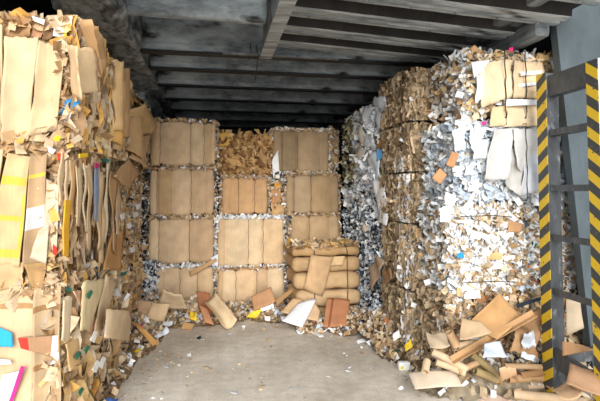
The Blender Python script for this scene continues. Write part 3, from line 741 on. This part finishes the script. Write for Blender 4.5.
m3 = mixed((2.25, 4.29, .9), (2.86, 4.97, 1.72), 'white and tan scrap bale third down in the near right column, left half',
           [(WHITE, 6), (TAN, 2.4), (BROWN, .8), (GREYD, .06)], [(WHITE, 5), (TAN, 2), (BROWN, 1.4)], nf=800, big=(.06, .2))
m4 = mixed((2.89, 4.31, .9), (3.6, 4.97, 1.72), 'crinkled mixed scrap bale third down in the near right column, nearest the striped frame',
           [(WHITE, 4), (TAN, 3), (BROWN, 1.2), (BLUEW, 1), (GREYD, .4), (ACC, .08)], FX, nf=900, big=(.05, .15))
m5 = mixed((2.22, 4.28, 0), (3.6, 4.97, .87), 'lowest bale of the near right column, brown scraps half buried in tubes and boards',
           [(BROWN, 2.5), (TAN, 3), (WHITE, 1.2), (pal('B07A48', '96643A'), 1)], [(BROWN, 5), (TAN, 2), (WHITE, .5)], nf=900)
# front panels of the top bale
LT = 'E2C49A'
for uv, c, bd in (([(477, 62), (512, 60), (509, 98), (480, 108)], 'E4C9A0', -.05), ([(513, 61), (542, 62), (543, 98), (512, 98)], 'E0C196', -.05),
              ([(492, 108), (507, 105), (504, 126), (489, 127)], 'E0BE90', -.04), ([(508, 104), (542, 103), (543, 126), (506, 127)], 'E6CBA2', -.04)):
    sheet('folded_panel', [PY(u, v, 4.2) for u, v in uv], lin(c), parent=m1, th=.015, bend=bd, rough=.025, rag=.02, nx=14, ny=12)
for uv in ([(472, 62), (490, 60), (486, 66), (474, 78)], [(505, 99), (543, 100), (543, 105), (506, 106)], [(478, 66), (485, 62), (483, 98), (476, 104)], [(520, 72), (542, 70), (542, 74), (520, 76)], [(518, 84), (540, 82), (540, 85), (518, 87)]):
    sheet('film_strip', [PY(u, v, 4.17) for u, v in uv], lin('DDDFE0'), parent=m1, mat=M_PAPER, rough=.02, rag=.03)
wires(m1, (0, 4.2, 2.56), (0, 0, 3.24), (2.77, 2.99), off=.03, r=.006)
for u, v in ((509, 48), (482, 122)):
    sheet('printed_scrap', [PY(u, v, 4.19), PY(u+4, v-1, 4.19), PY(u+4, v+3, 4.19), PY(u, v+3, 4.19)], lin('E0307C'), parent=m1, label='pink scrap')
# grey sheets
for uv, c in (([(493, 129), (513, 128), (506, 180), (484, 180)], 'C6C4C0'), ([(511, 129), (544, 128), (543, 190), (514, 166)], 'CFCDCA'), ([(510, 148), (527, 149), (519, 196), (504, 184)], 'BDBAB4'), ([(525, 140), (545, 140), (544, 190), (520, 196)], 'C8CCD2')):
    sheet('grey_sheet', [PY(u, v, 4.17-U(0, .03)) for u, v in uv], lin(c), parent=m2, th=.012, bend=-.06, rough=.025, rag=.015, nx=14, ny=14)
for uv in ([(452, 130), (464, 126), (466, 150), (454, 152)], [(470, 140), (490, 138), (486, 158), (472, 160)], [(466, 166), (474, 164), (472, 174), (464, 176)], [(470, 128), (485, 130), (480, 146), (470, 140)]):
    sheet('white_sheet', [PY(u, v, 4.2) for u, v in uv], lin('CBD2D9'), parent=m2, mat=M_PAPER, rough=.05, rag=.05)
sheet('board_scrap', [PY(u, v, 4.14) for u, v in ((452, 151), (459, 154), (454, 168), (446, 165))], lin('B98252'), parent=m2, label='orange brown board scrap')
sheet('board_scrap', [PY(u, v, 4.14) for u, v in ((440, 168), (447, 175), (440, 184), (432, 178))], lin('B98252'), parent=m2, label='orange brown board scrap')
wires(m2, (0, 4.2, 1.76), (0, 0, 2.52), (2.96,), off=.06, r=.004)
for uv in ([(468, 182), (480, 180), (478, 190), (468, 192)], [(445, 192), (456, 196), (454, 206), (444, 204)], [(472, 230), (486, 234), (480, 240), (470, 238)], [(440, 208), (452, 204), (450, 222), (440, 222)], [(465, 292), (480, 290), (480, 298), (464, 299)]):
    sheet('white_sheet', [PY(u, v, 4.2) for u, v in uv], lin('E2E2DF'), parent=m3, mat=M_PAPER, rough=.04, rag=.05)
sheet('blue_scrap', [PY(u, v, 4.17) for u, v in ((457, 254), (464, 252), (463, 258), (457, 258))], lin('2E8FD0'), parent=m3, label='bright blue scrap')
sheet('board_scrap', [PY(u, v, 4.2) for u, v in ((508, 220), (524, 224), (521, 232), (508, 232))], lin('B98A5C'), parent=m4)
sheet('dark_tube', [PY(u, v, 4.17) for u, v in ((516, 304), (545, 296), (545, 299), (517, 308))], lin('2A3440'), parent=m4, label='dark blue strip')
for r_, z in ((m3, 1.62), (m3, 1.0)):
    mb = MB(); mb.tube([(2.3, 4.2, z), (2.6, 4.17, z+.01), (2.84, 4.2, z-.01)], .004, (.2, .2, .2), 5); mb.build('baling_wire', M_WIRE, r_, True)

# ================================================================== STEEL COLUMN AND STRIPED FRAME
mb = MB(); y0, y1 = 4.03, 4.12
q = [(3.18, y0, 4.0), (4.2, y0, 4.0), (4.2, y0, 0), (3.55, y0, 0)]; p = [(x, y1, z) for x, _, z in q]
mb.add(q+p, [(0, 3, 2, 1), (4, 5, 6, 7), (0, 4, 7, 3), (3, 7, 6, 2), (2, 6, 5, 1), (1, 5, 4, 0)], (.4, .4, .4))
o = mb.build('steel_column', M_COLUMN); tag(o, 'tapered grey green steel column rising to the roof behind the striped frame', 'column')
root = empty('striped_guard_frame', (2.98, 3.6, 0), 'tall dark steel guard frame with yellow and black striped uprights and rungs', 'frame')
def part(name, a, b, m=M_DARK, lab=None, par=root):
    mb = MB(); mb.box(a, b); o = mb.build(name, m, par)
    bv = o.modifiers.new('b', 'BEVEL'); bv.width = .004; bv.segments = 2
    return tag(o, lab)
pl = part('upright', (2.985, 3.87, 0), (3.11, 4.0, 2.94)); pr = part('upright', (2.965, 3.25, 0), (3.08, 3.37, 2.90))
part('warning_stripes', (2.979, 3.868, .0), (2.985, 4.002, 2.945), stripe_mat(1), 'yellow and black stripes', pl)
part('warning_stripes', (2.959, 3.248, .0), (2.965, 3.372, 2.905), stripe_mat(-1), 'yellow and black stripes', pr)
part('daylit_edge', (2.962, 3.242, 1.9), (3.08, 3.248, 2.905), M_DAYLIT, 'narrow face with daylight painted in as white', pr)  # thin plate added for the upright's sunlit face, brightness in its colour
def bar(z, h, t=.03, name='rung', dz=0, x=0):
    mb = MB()
    A = Vector((3.0+x, 3.90, z)); B = Vector((2.98+x, 3.36, z+dz))
    vs = []
    for P in (A, B):
        for dx, dzz in ((0, 0), (.09, 0), (.09, t), (t, t), (t, h), (0, h)): vs.append((P.x+dx, P.y, P.z+dzz))
    fs = [(i, (i+1) % 6, 6+(i+1) % 6, 6+i) for i in range(6)]+[tuple(range(5, -1, -1)), tuple(range(6, 12))]
    mb.add(vs, fs, (.3, .3, .3)); return mb.build(name, M_DARK, root)
bar(2.72, .19, .03, 'top_bar')
for z in (2.36, 1.86, 1.42, .94): bar(z, .055, .012)
tag(bar(.3, .17, .03, 'bottom_bar', -.06), None)
mb = MB(); mb.box((3.11, 3.93, .3), (3.5, 3.99, .42))
mb.build('fixing_lug', M_DARK, root)

# ================================================================== HEAPS OF SCRAP
G = [  # x, y, rx, ry, h
 (-.75, 7.3, .4, .4, .36), (-.2, 7.3, .6, .35, .26), (.5, 7.35, .6, .25, .16), (-.92, 6.5, .22, .7, .24), (-.95, 5.4, .12, .9, .11), (-.95, 4.4, .09, .6, .07),
 (1.35, 6.55, .6, .28, .14), (.85, 7.2, .25, .3, .2), (1.95, 6.45, .35, .4, .22), (2.12, 5.8, .25, .6, .32), (2.16, 5.05, .12, .45, .18),
 (2.5, 4.3, .4, .22, .30), (3.0, 4.25, .45, .22, .40), (3.35, 4.0, .35, .3, .22), (2.42, 4.3, .26, .2, .2)]
def HH(x, y):
    h = 0
    for gx, gy, rx, ry, g in G:
        d = ((x-gx)/rx)**2+((y-gy)/ry)**2
        if d < 3: h = max(h, g*math.exp(-d*1.1))
    return max(0, h-.02)
def heap(label, x0, x1, y0, y1, n, pl, colr, big=(.04, .14)):
    st = .05; nx = int((x1-x0)/st); ny = int((y1-y0)/st); mb = MB(); o = U(0, 30); idx = {}
    for i in range(nx+1):
        for j in range(ny+1):
            x, y = x0+i*st, y0+j*st; h = HH(x, y)
            mb.v.append((x, y, h+.03*nz((x, y, 0), 9, o)*(h > .01) - .004))
    for i in range(nx):
        for j in range(ny):
            if HH(x0+(i+.5)*st, y0+(j+.5)*st) > .008:
                k = i*(ny+1)+j; mb.f.append((k, k+ny+1, k+ny+2, k+1)); mb.c.append(jit(colr, .3))
    cnt = 0
    while cnt < n:
        x, y = U(x0, x1), U(y0, y1); h = HH(x, y)
        if 1.85 < x < 3.6 and y < (4.12 if x > 2.45 else 4.3) and U(0, 1) > .15: continue
        if h < .006 or U(0, 1) > .35+h*4: continue
        cnt += 1
        crumple(mb, 1, lambda: Vector((x, y, h+U(.0, .03))), Z, pl, big, (.02, .07), .03, .45, .5)
    o = mb.build('scrap_heap', M_SCRAP, None, origin=((x0+x1)/2, (y0+y1)/2, 0)); return tag(o, label, 'scrap heap', kind='stuff')
HP = [(TAN, 4), (WHITE, 2), (KRAFT, 2), (BROWN, 1.4), (BLUEW, .3), (ACC, .12), (GREYD, .2)]
heap('heap of torn board and paper at the foot of the first and second back columns', -1.1, 1.1, 6.75, 7.62, 1500, HP, lin('8C7250'))
heap('strip of loose scraps along the foot of the left stack', -1.1, -.5, 3.6, 6.75, 300, HP, lin('8C7250'), (.03, .1))
heap('low scrap heap at the foot of the strapped bundle', 1.1, 1.85, 6.0, 6.75, 420, HP, lin('8C7250'), (.03, .1))
heap('brown scrap heap at the foot of the paper and brown bales on the right', 1.85, 2.4, 4.6, 6.75, 1000, [(TAN, 3), (BROWN, 4), (WHITE, 1.4), (ACC, .1), (GREYD, .5)], lin('6E5638'), (.03, .11))
heap('large pile of crumpled board and paper in front of the near right column', 1.85, 3.75, 3.45, 4.6, 1300, [(BROWN, 2.6), (TAN, 4), (WHITE, 2.2), (BLUEW, .6), (GREYD, .4)], lin('9A8A70'), (.05, .15))

# confetti over the floor
mb = MB(); cnt = 0
while cnt < 1100:
    x, y = U(-.95, 3.0), U(2.9, 7.3)
    edge = min(abs(x+.95)/1.2, abs(2.2-x)/1.2 if y > 4.3 else 1, abs(7.2-y)/1.5)
    pr = .03+.97*math.exp(-edge*5)+(.15 if x < 0 and nz((x, y, 0), 1.5) > .1 else 0)+.12*(nz((x, y, 3), 2) > .15)
    if U(0, 1) > pr: continue
    cnt += 1
    s = U(.008, .03) if U(0, 1) < .85 else U(.03, .055)
    crumple(mb, 1, lambda: Vector((x, y, .006+s*.12)), Z, [(TAN, 3), (WHITE, 4), (KRAFT, 2), (BROWN, 1), (GREYD, .15)], (s, s*1.5), (s*.4, s), .0, .85, .4)
tag(mb.build('floor_confetti', M_SCRAP, None, origin=(1, 5, 0)), 'tiny paper and board crumbs sprinkled over the concrete floor', 'crumbs', kind='stuff')

# ================================================================== LOOSE THINGS
def Q(u, v, z=None, y=None, x=None):
    if y is not None: return PY(u, v, y)
    if x is not None: return PX(u, v, x)
    return PZ(u, v, z or 0)
def loose(name, pts, c, label, cat, **k):
    return sheet(name, [Q(*p[:2], **p[2]) if isinstance(p[2], dict) else PZ(*p) for p in pts], lin(c), label=label, cat=cat, **k)
dz = lambda z: dict(z=z); dy = lambda y: dict(y=y)
# left foot
loose('board_sheet', [(108, 309, dict(x=-.78)), (133, 311, dict(x=-.76)), (131, 342, dict(z=.1)), (108, 338, dict(x=-.74))], 'D2B38A', 'square tan board leaning against the left stack, hiding its lower corner', 'board', bend=.03, rough=.01, th=.012)
loose('board_sheet', [(132, 322, .30), (139, 324, .30), (158, 342, .10), (153, 346, .09)], 'D29E5E', 'long orange brown board strip sloping down beside the left stack', 'board', th=.01)
loose('board_sheet', [(137, 300, dy(6.75)), (152, 303, dy(6.75)), (153, 318, dy(6.6)), (138, 314, dy(6.6))], 'CDA57A', 'small folded brown board in the left corner heap', 'board', bend=.1, rough=.03)
loose('board_sheet', [(163, 290, dy(6.5)), (182, 294, dy(6.5)), (187, 311, dy(6.72)), (158, 306, dy(6.72))], 'D8BC94', 'wide flattened tan board lying on the corner heap before the first back column', 'board', bend=.05, rough=.02, rag=.02)
loose('board_sheet', [(152, 303, dy(6.5)), (170, 304, dy(6.5)), (164, 322, dy(6.5)), (146, 318, dy(6.5))], 'D2B186', 'tilted tan board low in the left corner heap beside the folded brown one', 'board', bend=.08, rough=.02)
loose('board_sheet', [(183, 322, .1), (194, 324, .1), (192, 330, .0), (181, 329, .01)], 'CE9E62', 'small orange board flap on the front edge of the left corner heap', 'board')
loose('yellow_wrapper', [(190, 311, .18), (197, 313, .18), (196, 321, .08), (190, 319, .1)], 'E8C230', 'small yellow wrapper in the heap before the first back column', 'wrapper', mat=M_PAPER, rough=.05)
loose('board_sheet', [(196, 291, dy(7.05)), (210, 293, dy(7.05)), (212, 314, dy(6.9)), (199, 312, dy(6.95))], 'A8683E', 'dark reddish brown bent flap standing beside the curled beige board', 'board', bend=.12, rough=.03, th=.01)
loose('board_sheet', [(199, 304, dy(6.85)), (207, 308, dy(6.85)), (214, 325, dy(6.6)), (205, 322, dy(6.65))], 'C08458', 'narrow orange brown flap under the curled beige board', 'board', th=.01)
loose('curled_board', [(200, 300, dy(6.9)), (215, 296, dy(6.95)), (237, 322, dy(6.55)), (222, 327, dy(6.5))], 'D6B98E', 'curled beige board lying before the second back column', 'board', bend=-.2, rough=.02, th=.01)
loose('board_strip', [(189, 272, dy(7.5)), (216, 258, dy(7.5)), (217, 261, dy(7.48)), (190, 277, dy(7.48))], 'BE935C', 'long narrow board strip slanting across the first back column', 'board', th=.012)
loose('paper_scrap', [(211, 258, dy(7.55)), (218, 254, dy(7.55)), (218, 266, dy(7.55)), (212, 266, dy(7.55))], 'DDE4EC', 'white paper piece stuck beside the slanting board strip', 'paper', mat=M_PAPER, rough=.04)
root = sheet('crushed_box', [PY(251, 297, 7.1), PY(271, 287, 7.15), PY(276, 302, 7.0), PY(254, 311, 6.95)], lin('BE8B5E'), th=.03, rough=.005, label='small brown carton leaning against the second back column', cat='box')
loose('yellow_wrapper', [(246, 317, .05), (253, 311, .14), (262, 309, .16), (257, 319, .03)], 'EFC63A', 'bright yellow wrapper at the foot of the second back column', 'wrapper', mat=M_PAPER, rough=.06)
loose('paper_sheet', [(258, 306, .2), (272, 301, .25), (274, 307, .18), (262, 312, .12)], 'F4F4F6', 'white crumpled paper above the bright yellow wrapper', 'paper', mat=M_PAPER, rough=.06)
loose('purple_wrapper', [(267, 306, .17), (280, 306, .17), (279, 312, .1), (268, 311, .1)], '6A589C', 'purple wrapper beside the small brown carton', 'wrapper', mat=M_PAPER, rough=.05)
loose('board_strip', [(275, 301, dy(6.95)), (294, 286, dy(7.1)), (296, 289, dy(7.05)), (278, 305, dy(6.9))], 'B48854', 'slanting brown board strip left of the strapped bundle', 'board', th=.012)
loose('board_sheet', [(293, 298, dy(6.62)), (304, 300, dy(6.62)), (292, 316, dy(6.45)), (281, 312, dy(6.45))], 'CBA577', 'small tan board behind the large white sheet', 'board', bend=.05)
loose('white_sheet', [(298, 303, dy(6.5)), (317, 298, dy(6.5)), (302, 328, dy(6.2)), (282, 321, dy(6.25))], 'DEDFE0', 'large white rectangular sheet leaning before the strapped bundle', 'paper', mat=M_PAPER, bend=.03, rough=.015, th=.01)
loose('board_sheet', [(314, 301, dy(6.55)), (320, 311, dy(6.45)), (318, 321, dy(6.3)), (307, 319, dy(6.35))], 'D0AC80', 'tan triangular board between the white sheet and the brown board', 'board')
loose('board_sheet', [(327, 298, dy(6.5)), (350, 300, dy(6.5)), (346, 327, dy(6.15)), (323, 327, dy(6.15))], 'B87A4C', 'square orange brown board with a dark fold, leaning before the strapped bundle', 'board', th=.015, nx=20, cols=lambda s, t: lin('8E5430') if .2 < s < .3 else lin('B8794C'), rough=.01)
loose('paper_strip', [(306, 330, .02), (313, 329, .02), (324, 336, .01), (320, 337, .01)], 'F2F2F0', 'white paper strip flat on the floor below the large white sheet', 'paper', mat=M_PAPER)
loose('paper_scrap', [(355, 340, .02), (368, 339, .03), (366, 343, .01), (358, 343, .01)], 'EFEFEF', 'white crumpled scrap alone on the middle of the floor', 'paper', mat=M_PAPER, rough=.05)
# left floor
loose('white_bag', [(150, 334, .06), (166, 327, .12), (170, 331, .08), (156, 341, .01)], 'DDE2E8', 'clear white crumpled bag on floor at the left corner heap', 'bag', mat=M_PAPER, rough=.1, rag=.04)
loose('white_bag', [(118, 354, .1), (131, 352, .12), (132, 362, .02), (121, 365, .02)], 'EEF0F4', 'white crumpled bag on the floor below the square tan board', 'bag', mat=M_PAPER, rough=.1, rag=.04)
loose('paper_tube', [(91, 369, .14), (106, 360, .16), (108, 364, .12), (93, 374, .1)], 'F2F2F2', 'rolled white paper lying along the foot of the left stack', 'paper', mat=M_PAPER, bend=.1)
loose('white_bag', [(92, 389, .1), (101, 385, .1), (97, 400, .0), (91, 399, .02)], 'F0F2F4', 'white crumpled bag nearest the camera at the left stack', 'bag', mat=M_PAPER, rough=.1, rag=.04)
loose('blue_wrapper', [(103, 397, .02), (118, 398, .02), (116, 403, .01), (104, 403, .01)], '4C74C4', 'blue wrapper on the floor at the bottom edge, left', 'wrapper', mat=M_PAPER, rough=.05)
loose('purple_wrapper', [(104, 375, .02), (113, 373, .03), (112, 376, .01), (105, 377, .01)], '9C8AC8', 'small lilac wrapper on the floor beside the left stack', 'wrapper', mat=M_PAPER)
mb = MB(); mb.tube([PZ(97, 399, .012), PZ(117, 374, .012)], .008, (.8, .8, .78), 6); tag(mb.build('pale_rod', M_PAPER), 'thin pale rod lying on the floor along the left stack', 'rod')
for i, (u, v) in enumerate(((197, 337), (187, 354))):
    loose('dark_scrap' if i == 0 else 'white_scrap', [(u, v, .01), (u+4, v-1, .03), (u+4, v+2, .01), (u, v+2, .0)], '2A2C30' if i == 0 else 'F4F4F4', ('small black lump' if i == 0 else 'small white scrap')+' alone on the floor left of centre', 'scrap')
# right floor: flat card, cup, pink card
loose('flat_card', [(408, 372, dy(4.28)), (455, 370, dy(4.12)), (462, 386, dy(4.0)), (415, 389, dy(4.12))], 'D2BDA2', 'large pale flat card on the floor in front of the tube pile', 'board', th=.006, bend=.02, rough=.006)
loose('flat_card', [(470, 398, .0), (495, 394, .03), (512, 401, .02), (500, 408, .0)], 'D9BCA4', 'pinkish flat card on the floor at the bottom edge of the picture', 'board', rough=.02)
root = empty('white_tub', PZ(404, 370, 0), 'small white tub with a yellow mark lying on the floor right of centre', 'tub')
p = PZ(404, 370, 0); mb = MB()
rblock(mb, (p.x-.06, p.y-.03, .0), (p.x+.06, p.y+.04, .085), .012, .012, lambda q, d: .003*nz(q, 30)); mb.c = [lin('F2F2EE')]*len(mb.f); mb.build('tub_body', M_PAPER, root, True)
mb = MB(); mb.box((p.x-.05, p.y-.034, .02), (p.x-.02, p.y-.028, .05), lin('E2D22E')); tag(mb.build('printed_mark', M_PAPER, root), 'yellow mark')

# cardboard tubes
TC = pal('B58856', 'BE9464', 'A87C4C', 'C29C70')
def tube_thing(p0, p1, r, label, c=None, group=None):
    mb = MB(); p0, p1 = Vector(p0), Vector(p1); c = c or R.choice(TC)
    mid = (p0+p1)/2+Vector((0, 0, .004))
    mb.tube([p0, p0.lerp(mid, .5), mid, mid.lerp(p1, .5), p1], r, c, 18, .8)
    o = mb.build('cardboard_tube', M_CARD, None, True)
    o.data.polygons.foreach_set('use_smooth', [True]*len(o.data.polygons))
    es = o.modifiers.new('e', 'EDGE_SPLIT'); es.split_angle = math.radians(50)
    return tag(o, label, 'tube', group)
tubes = [((432, 351, .16), (466, 369, .08), .033, 'brown cardboard tube on top of the pair behind the pale flat card'),
 ((436, 362, .07), (465, 373, .04), .030, 'darker cardboard tube under the brown one, behind the pale flat card'),
 ((475, 371, .04), (497, 380, .035), .034, 'olive brown tube with its open end facing the camera'),
 ((472, 354, .22), (501, 379, .06), .032, 'slanting tube resting against the open ended olive one'),
 ((425, 372, .03), (427, 361, .16), .034, 'short stub of tube standing by the pale flat card'),
 ((449, 332, .42), (456, 346, .28), .04, 'short upright tube beside the crumpled grey tan carton'),
 ((457, 346, .27), (480, 343, .27), .032, 'short pale tube lying under the folded tan sheet'),
 ((504, 366, .15), (558, 368, .15), .026, 'long thin tube, rearmost of the three before the striped frame'),
 ((520, 376, .12), (567, 369, .17), .036, 'thick tan tube, middle of the three before the striped frame'),
 ((508, 379, .06), (557, 378, .07), .036, 'tan tube, front one of the three before the striped frame'),
 ((527, 388, .06), (557, 385, .08), .040, 'pale short tube with its dark open end to the left'),
 ((514, 394, .04), (590, 403, .05), .040, 'longest pale tube, nearest the camera at the lower right'),
 ((458, 372, .03), (481, 361, .12), .028, 'thin tube half hidden beneath the slanting tubes'),
 ((560, 386, .09), (586, 394, .09), .036, 'short tan tube lying by the brown boards at lower right')]
def lift(u, v, z):
    p = PZ(u, v, z)
    if p.y > 4.1 and p.x > 2.0: p = PY(u, v, 4.1 if v < 366 else 4.02)
    return p
for a_, b_, r, lab in tubes: tube_thing(lift(*a_), lift(*b_), r, lab, lin('A08858') if 'olive' in lab else (lin('CFB08A') if 'pale' in lab else None))
# long angle strip
mb = MB(); A, B = PY(452, 362, 4.02), PY(534, 315, 3.98)
d = (B-A).normalized(); s = d.cross(Z).normalized(); u_ = s.cross(d)
for (e, f) in ((s, u_), (u_, s)):
    w = .055; t = .006
    vs = [A, A+e*w, A+e*w+f*t, A+f*t]; vs = vs+[v+(B-A) for v in vs]
    mb.add(vs, [(0, 1, 2, 3), (7, 6, 5, 4), (0, 4, 5, 1), (1, 5, 6, 2), (2, 6, 7, 3), (3, 7, 4, 0)], lin('B88E5C'))
tag(mb.build('edge_protector', M_CARD), 'long L shaped cardboard strip sloping over the right hand pile', 'cardboard strip')
# big sheets on the right pile
loose('kraft_sheet', [(499, 293, dy(4.14)), (524, 317, dy(4.05)), (495, 340, dy(3.95)), (470, 321, dy(4.05))], 'BC8E56', 'big pointed kraft sheet propped up on the right hand pile', 'board', bend=-.1, rough=.02, th=.008, nx=14, ny=14)
loose('kraft_sheet', [(461, 317, dy(4.05)), (480, 322, dy(4.0)), (491, 334, dy(3.92)), (459, 341, dy(3.9))], 'B89A74', 'folded greyish tan sheet left of the big pointed kraft sheet', 'board', bend=-.08, rough=.03)
root = loose('crushed_carton', [(425, 334, dy(4.1)), (446, 331, dy(4.1)), (450, 346, dy(3.95)), (430, 349, dy(3.95))], 'B29A7C', 'crumpled grey tan carton flap at the left end of the right hand pile', 'board', bend=-.08, rough=.04, th=.01)
loose('white_sheet', [(485, 343, dy(3.85)), (500, 341, dy(3.85)), (508, 357, dy(3.78)), (482, 358, dy(3.76))], 'B4BCC6', 'bluish white sheet leaning under the long cardboard strip', 'paper', mat=M_PAPER, rough=.03)
loose('kraft_bag', [(512, 322, dy(4.14)), (540, 309, dy(4.14)), (538, 358, dy(3.98)), (508, 352, dy(3.98))], 'AE8458', 'large crumpled kraft bag against the left striped upright', 'bag', rough=.09, rag=.03, bend=-.06, nx=22, ny=22)
loose('paper_sheet', [(522, 334, dy(3.93)), (534, 330, dy(3.93)), (536, 346, dy(3.9)), (526, 350, dy(3.9))], 'B4BCC6', 'bluish white paper crumpled on the large kraft bag', 'paper', mat=M_PAPER, rough=.12, rag=.08)
loose('paper_sheet', [(520, 352, dy(3.75)), (536, 356, dy(3.75)), (534, 362, dy(3.72)), (520, 357, dy(3.72))], 'C0C6CC', 'white paper strip below the large kraft bag', 'paper', mat=M_PAPER, rough=.06)
loose('board_sheet', [(566, 299, dy(4.02)), (580, 299, dy(4.02)), (584, 328, dy(3.98)), (566, 336, dy(3.98))], 'B9A488', 'greyish tan card seen through the lower gap of the striped frame', 'board')
loose('kraft_flap', [(562, 341, dy(3.72)), (583, 345, dy(3.6)), (595, 350, dy(3.5)), (562, 356, dy(3.7))], 'C08F5E', 'pointed kraft flap lying over the bottom bar of the striped frame', 'board', bend=.05)
loose('board_sheet', [(570, 362, dy(3.5)), (602, 374, dy(3.4)), (604, 396, dy(3.2)), (566, 384, dy(3.3))], 'A67E5A', 'wide brown board on the pile beneath the striped frame', 'board', rough=.02)
loose('board_sheet', [(546, 386, dy(3.45)), (566, 382, dy(3.45)), (582, 398, dy(3.25)), (560, 398, dy(3.25))], 'BE9870', 'bent tan board between the tubes at lower right', 'board', bend=-.12, rough=.03)
loose('white_bag', [(560, 366, .22), (572, 364, .25), (574, 372, .18), (562, 372, .18)], 'C8CDD2', 'small white crumpled bag behind the brown board under the striped frame', 'bag', mat=M_PAPER, rough=.12, rag=.06)
loose('white_bag', [(566, 382, .13), (578, 380, .14), (586, 390, .07), (572, 390, .08)], 'C8CDD2', 'white crumpled bag on the bent tan board at lower right', 'bag', mat=M_PAPER, rough=.12, rag=.06)
loose('kraft_sheet', [(500, 372, dy(3.72)), (516, 370, dy(3.72)), (520, 386, .02), (500, 384, .02)], 'D0A47A', 'tan crumpled sheet at the left ends of the three tubes', 'board', rough=.05, rag=.03)
for i, (u, v) in enumerate(((431, 320), (398, 328), (404, 345), (392, 335), (384, 320), (372, 312))):
    c = ('F2F2F2', 'D08A4A', 'E8C63A', 'F2EEE6', 'B87444', 'D9D4C8')[i]
    lab = ('white scrap caught on the lowest brown bale', 'orange board piece in the brown heap', 'yellow scrap in the brown heap', 'pale scrap low in the brown heap', 'rusty brown board piece beside the newsprint bale', 'off white scrap at the far end of the brown heap')[i]
    y = (4.9, 5.35, 4.9, 5.1, 5.6, 5.95)[i]
    loose('torn_scrap', [(u, v, dy(y)), (u+7, v-5, dy(y)), (u+9, v+2, dy(y-.05)), (u+2, v+6, dy(y-.05))], c, lab, 'scrap', rough=.06, rag=.06)
# individual torn papers lying about the floor
k = 0
base = None
while k < 46:
    x, y = U(-.7, 2.0), U(3.6, 6.7)
    if U(0, 1) > .15+math.exp(-abs(x+.7)*2.2)+math.exp(-(6.7-y)*2.5): continue
    if x > 1.2 and y < 4.4: continue
    s = U(.025, .06)
    if base is None or k % 6 == 0:
        a0 = U(0, 6); q = [Vector((math.cos(a0+t*1.57)*.05*U(.7, 1.1), math.sin(a0+t*1.57)*.03*U(.7, 1.1), 0)) for t in range(4)]
        o = sheet('torn_paper', q, R.choice(WHITE+TAN[:3]), M_PAPER, th=.002, rough=.04, nx=4, ny=4, bend=.08); base = o
    else:
        o = base.copy(); COL.objects.link(o)
    o.location = (x, y, .006); o.rotation_euler = (0, 0, U(0, 6.28)); o.scale = (s/.05,)*3
    tag(o, 'small torn scrap of pale paper lying on the open concrete floor', 'paper', 'torn paper scraps on the floor'); k += 1

# ================================================================== LIGHT
w = bpy.data.worlds.new('sky'); bpy.context.scene.world = w; w.use_nodes = True
bg = w.node_tree.nodes['Background']; bg.inputs[0].default_value = (.92, .96, 1, 1); bg.inputs[1].default_value = 1.55
sd = bpy.data.lights.new('sun', 'SUN'); so = bpy.data.objects.new('sun', sd); COL.objects.link(so)
sd.energy = 3.7; sd.angle = math.radians(35); sd.color = (1, .98, .95)
so.rotation_euler = Vector((.1, 1, -.28)).to_track_quat('-Z', 'Y').to_euler()
vs = bpy.context.scene.view_settings
vs.view_transform = 'Standard'; vs.look = 'None'; vs.exposure = 0.17; vs.gamma = 1; vs.use_curve_mapping = False
for o in bpy.data.objects:
    if '_o' in o: del o['_o']
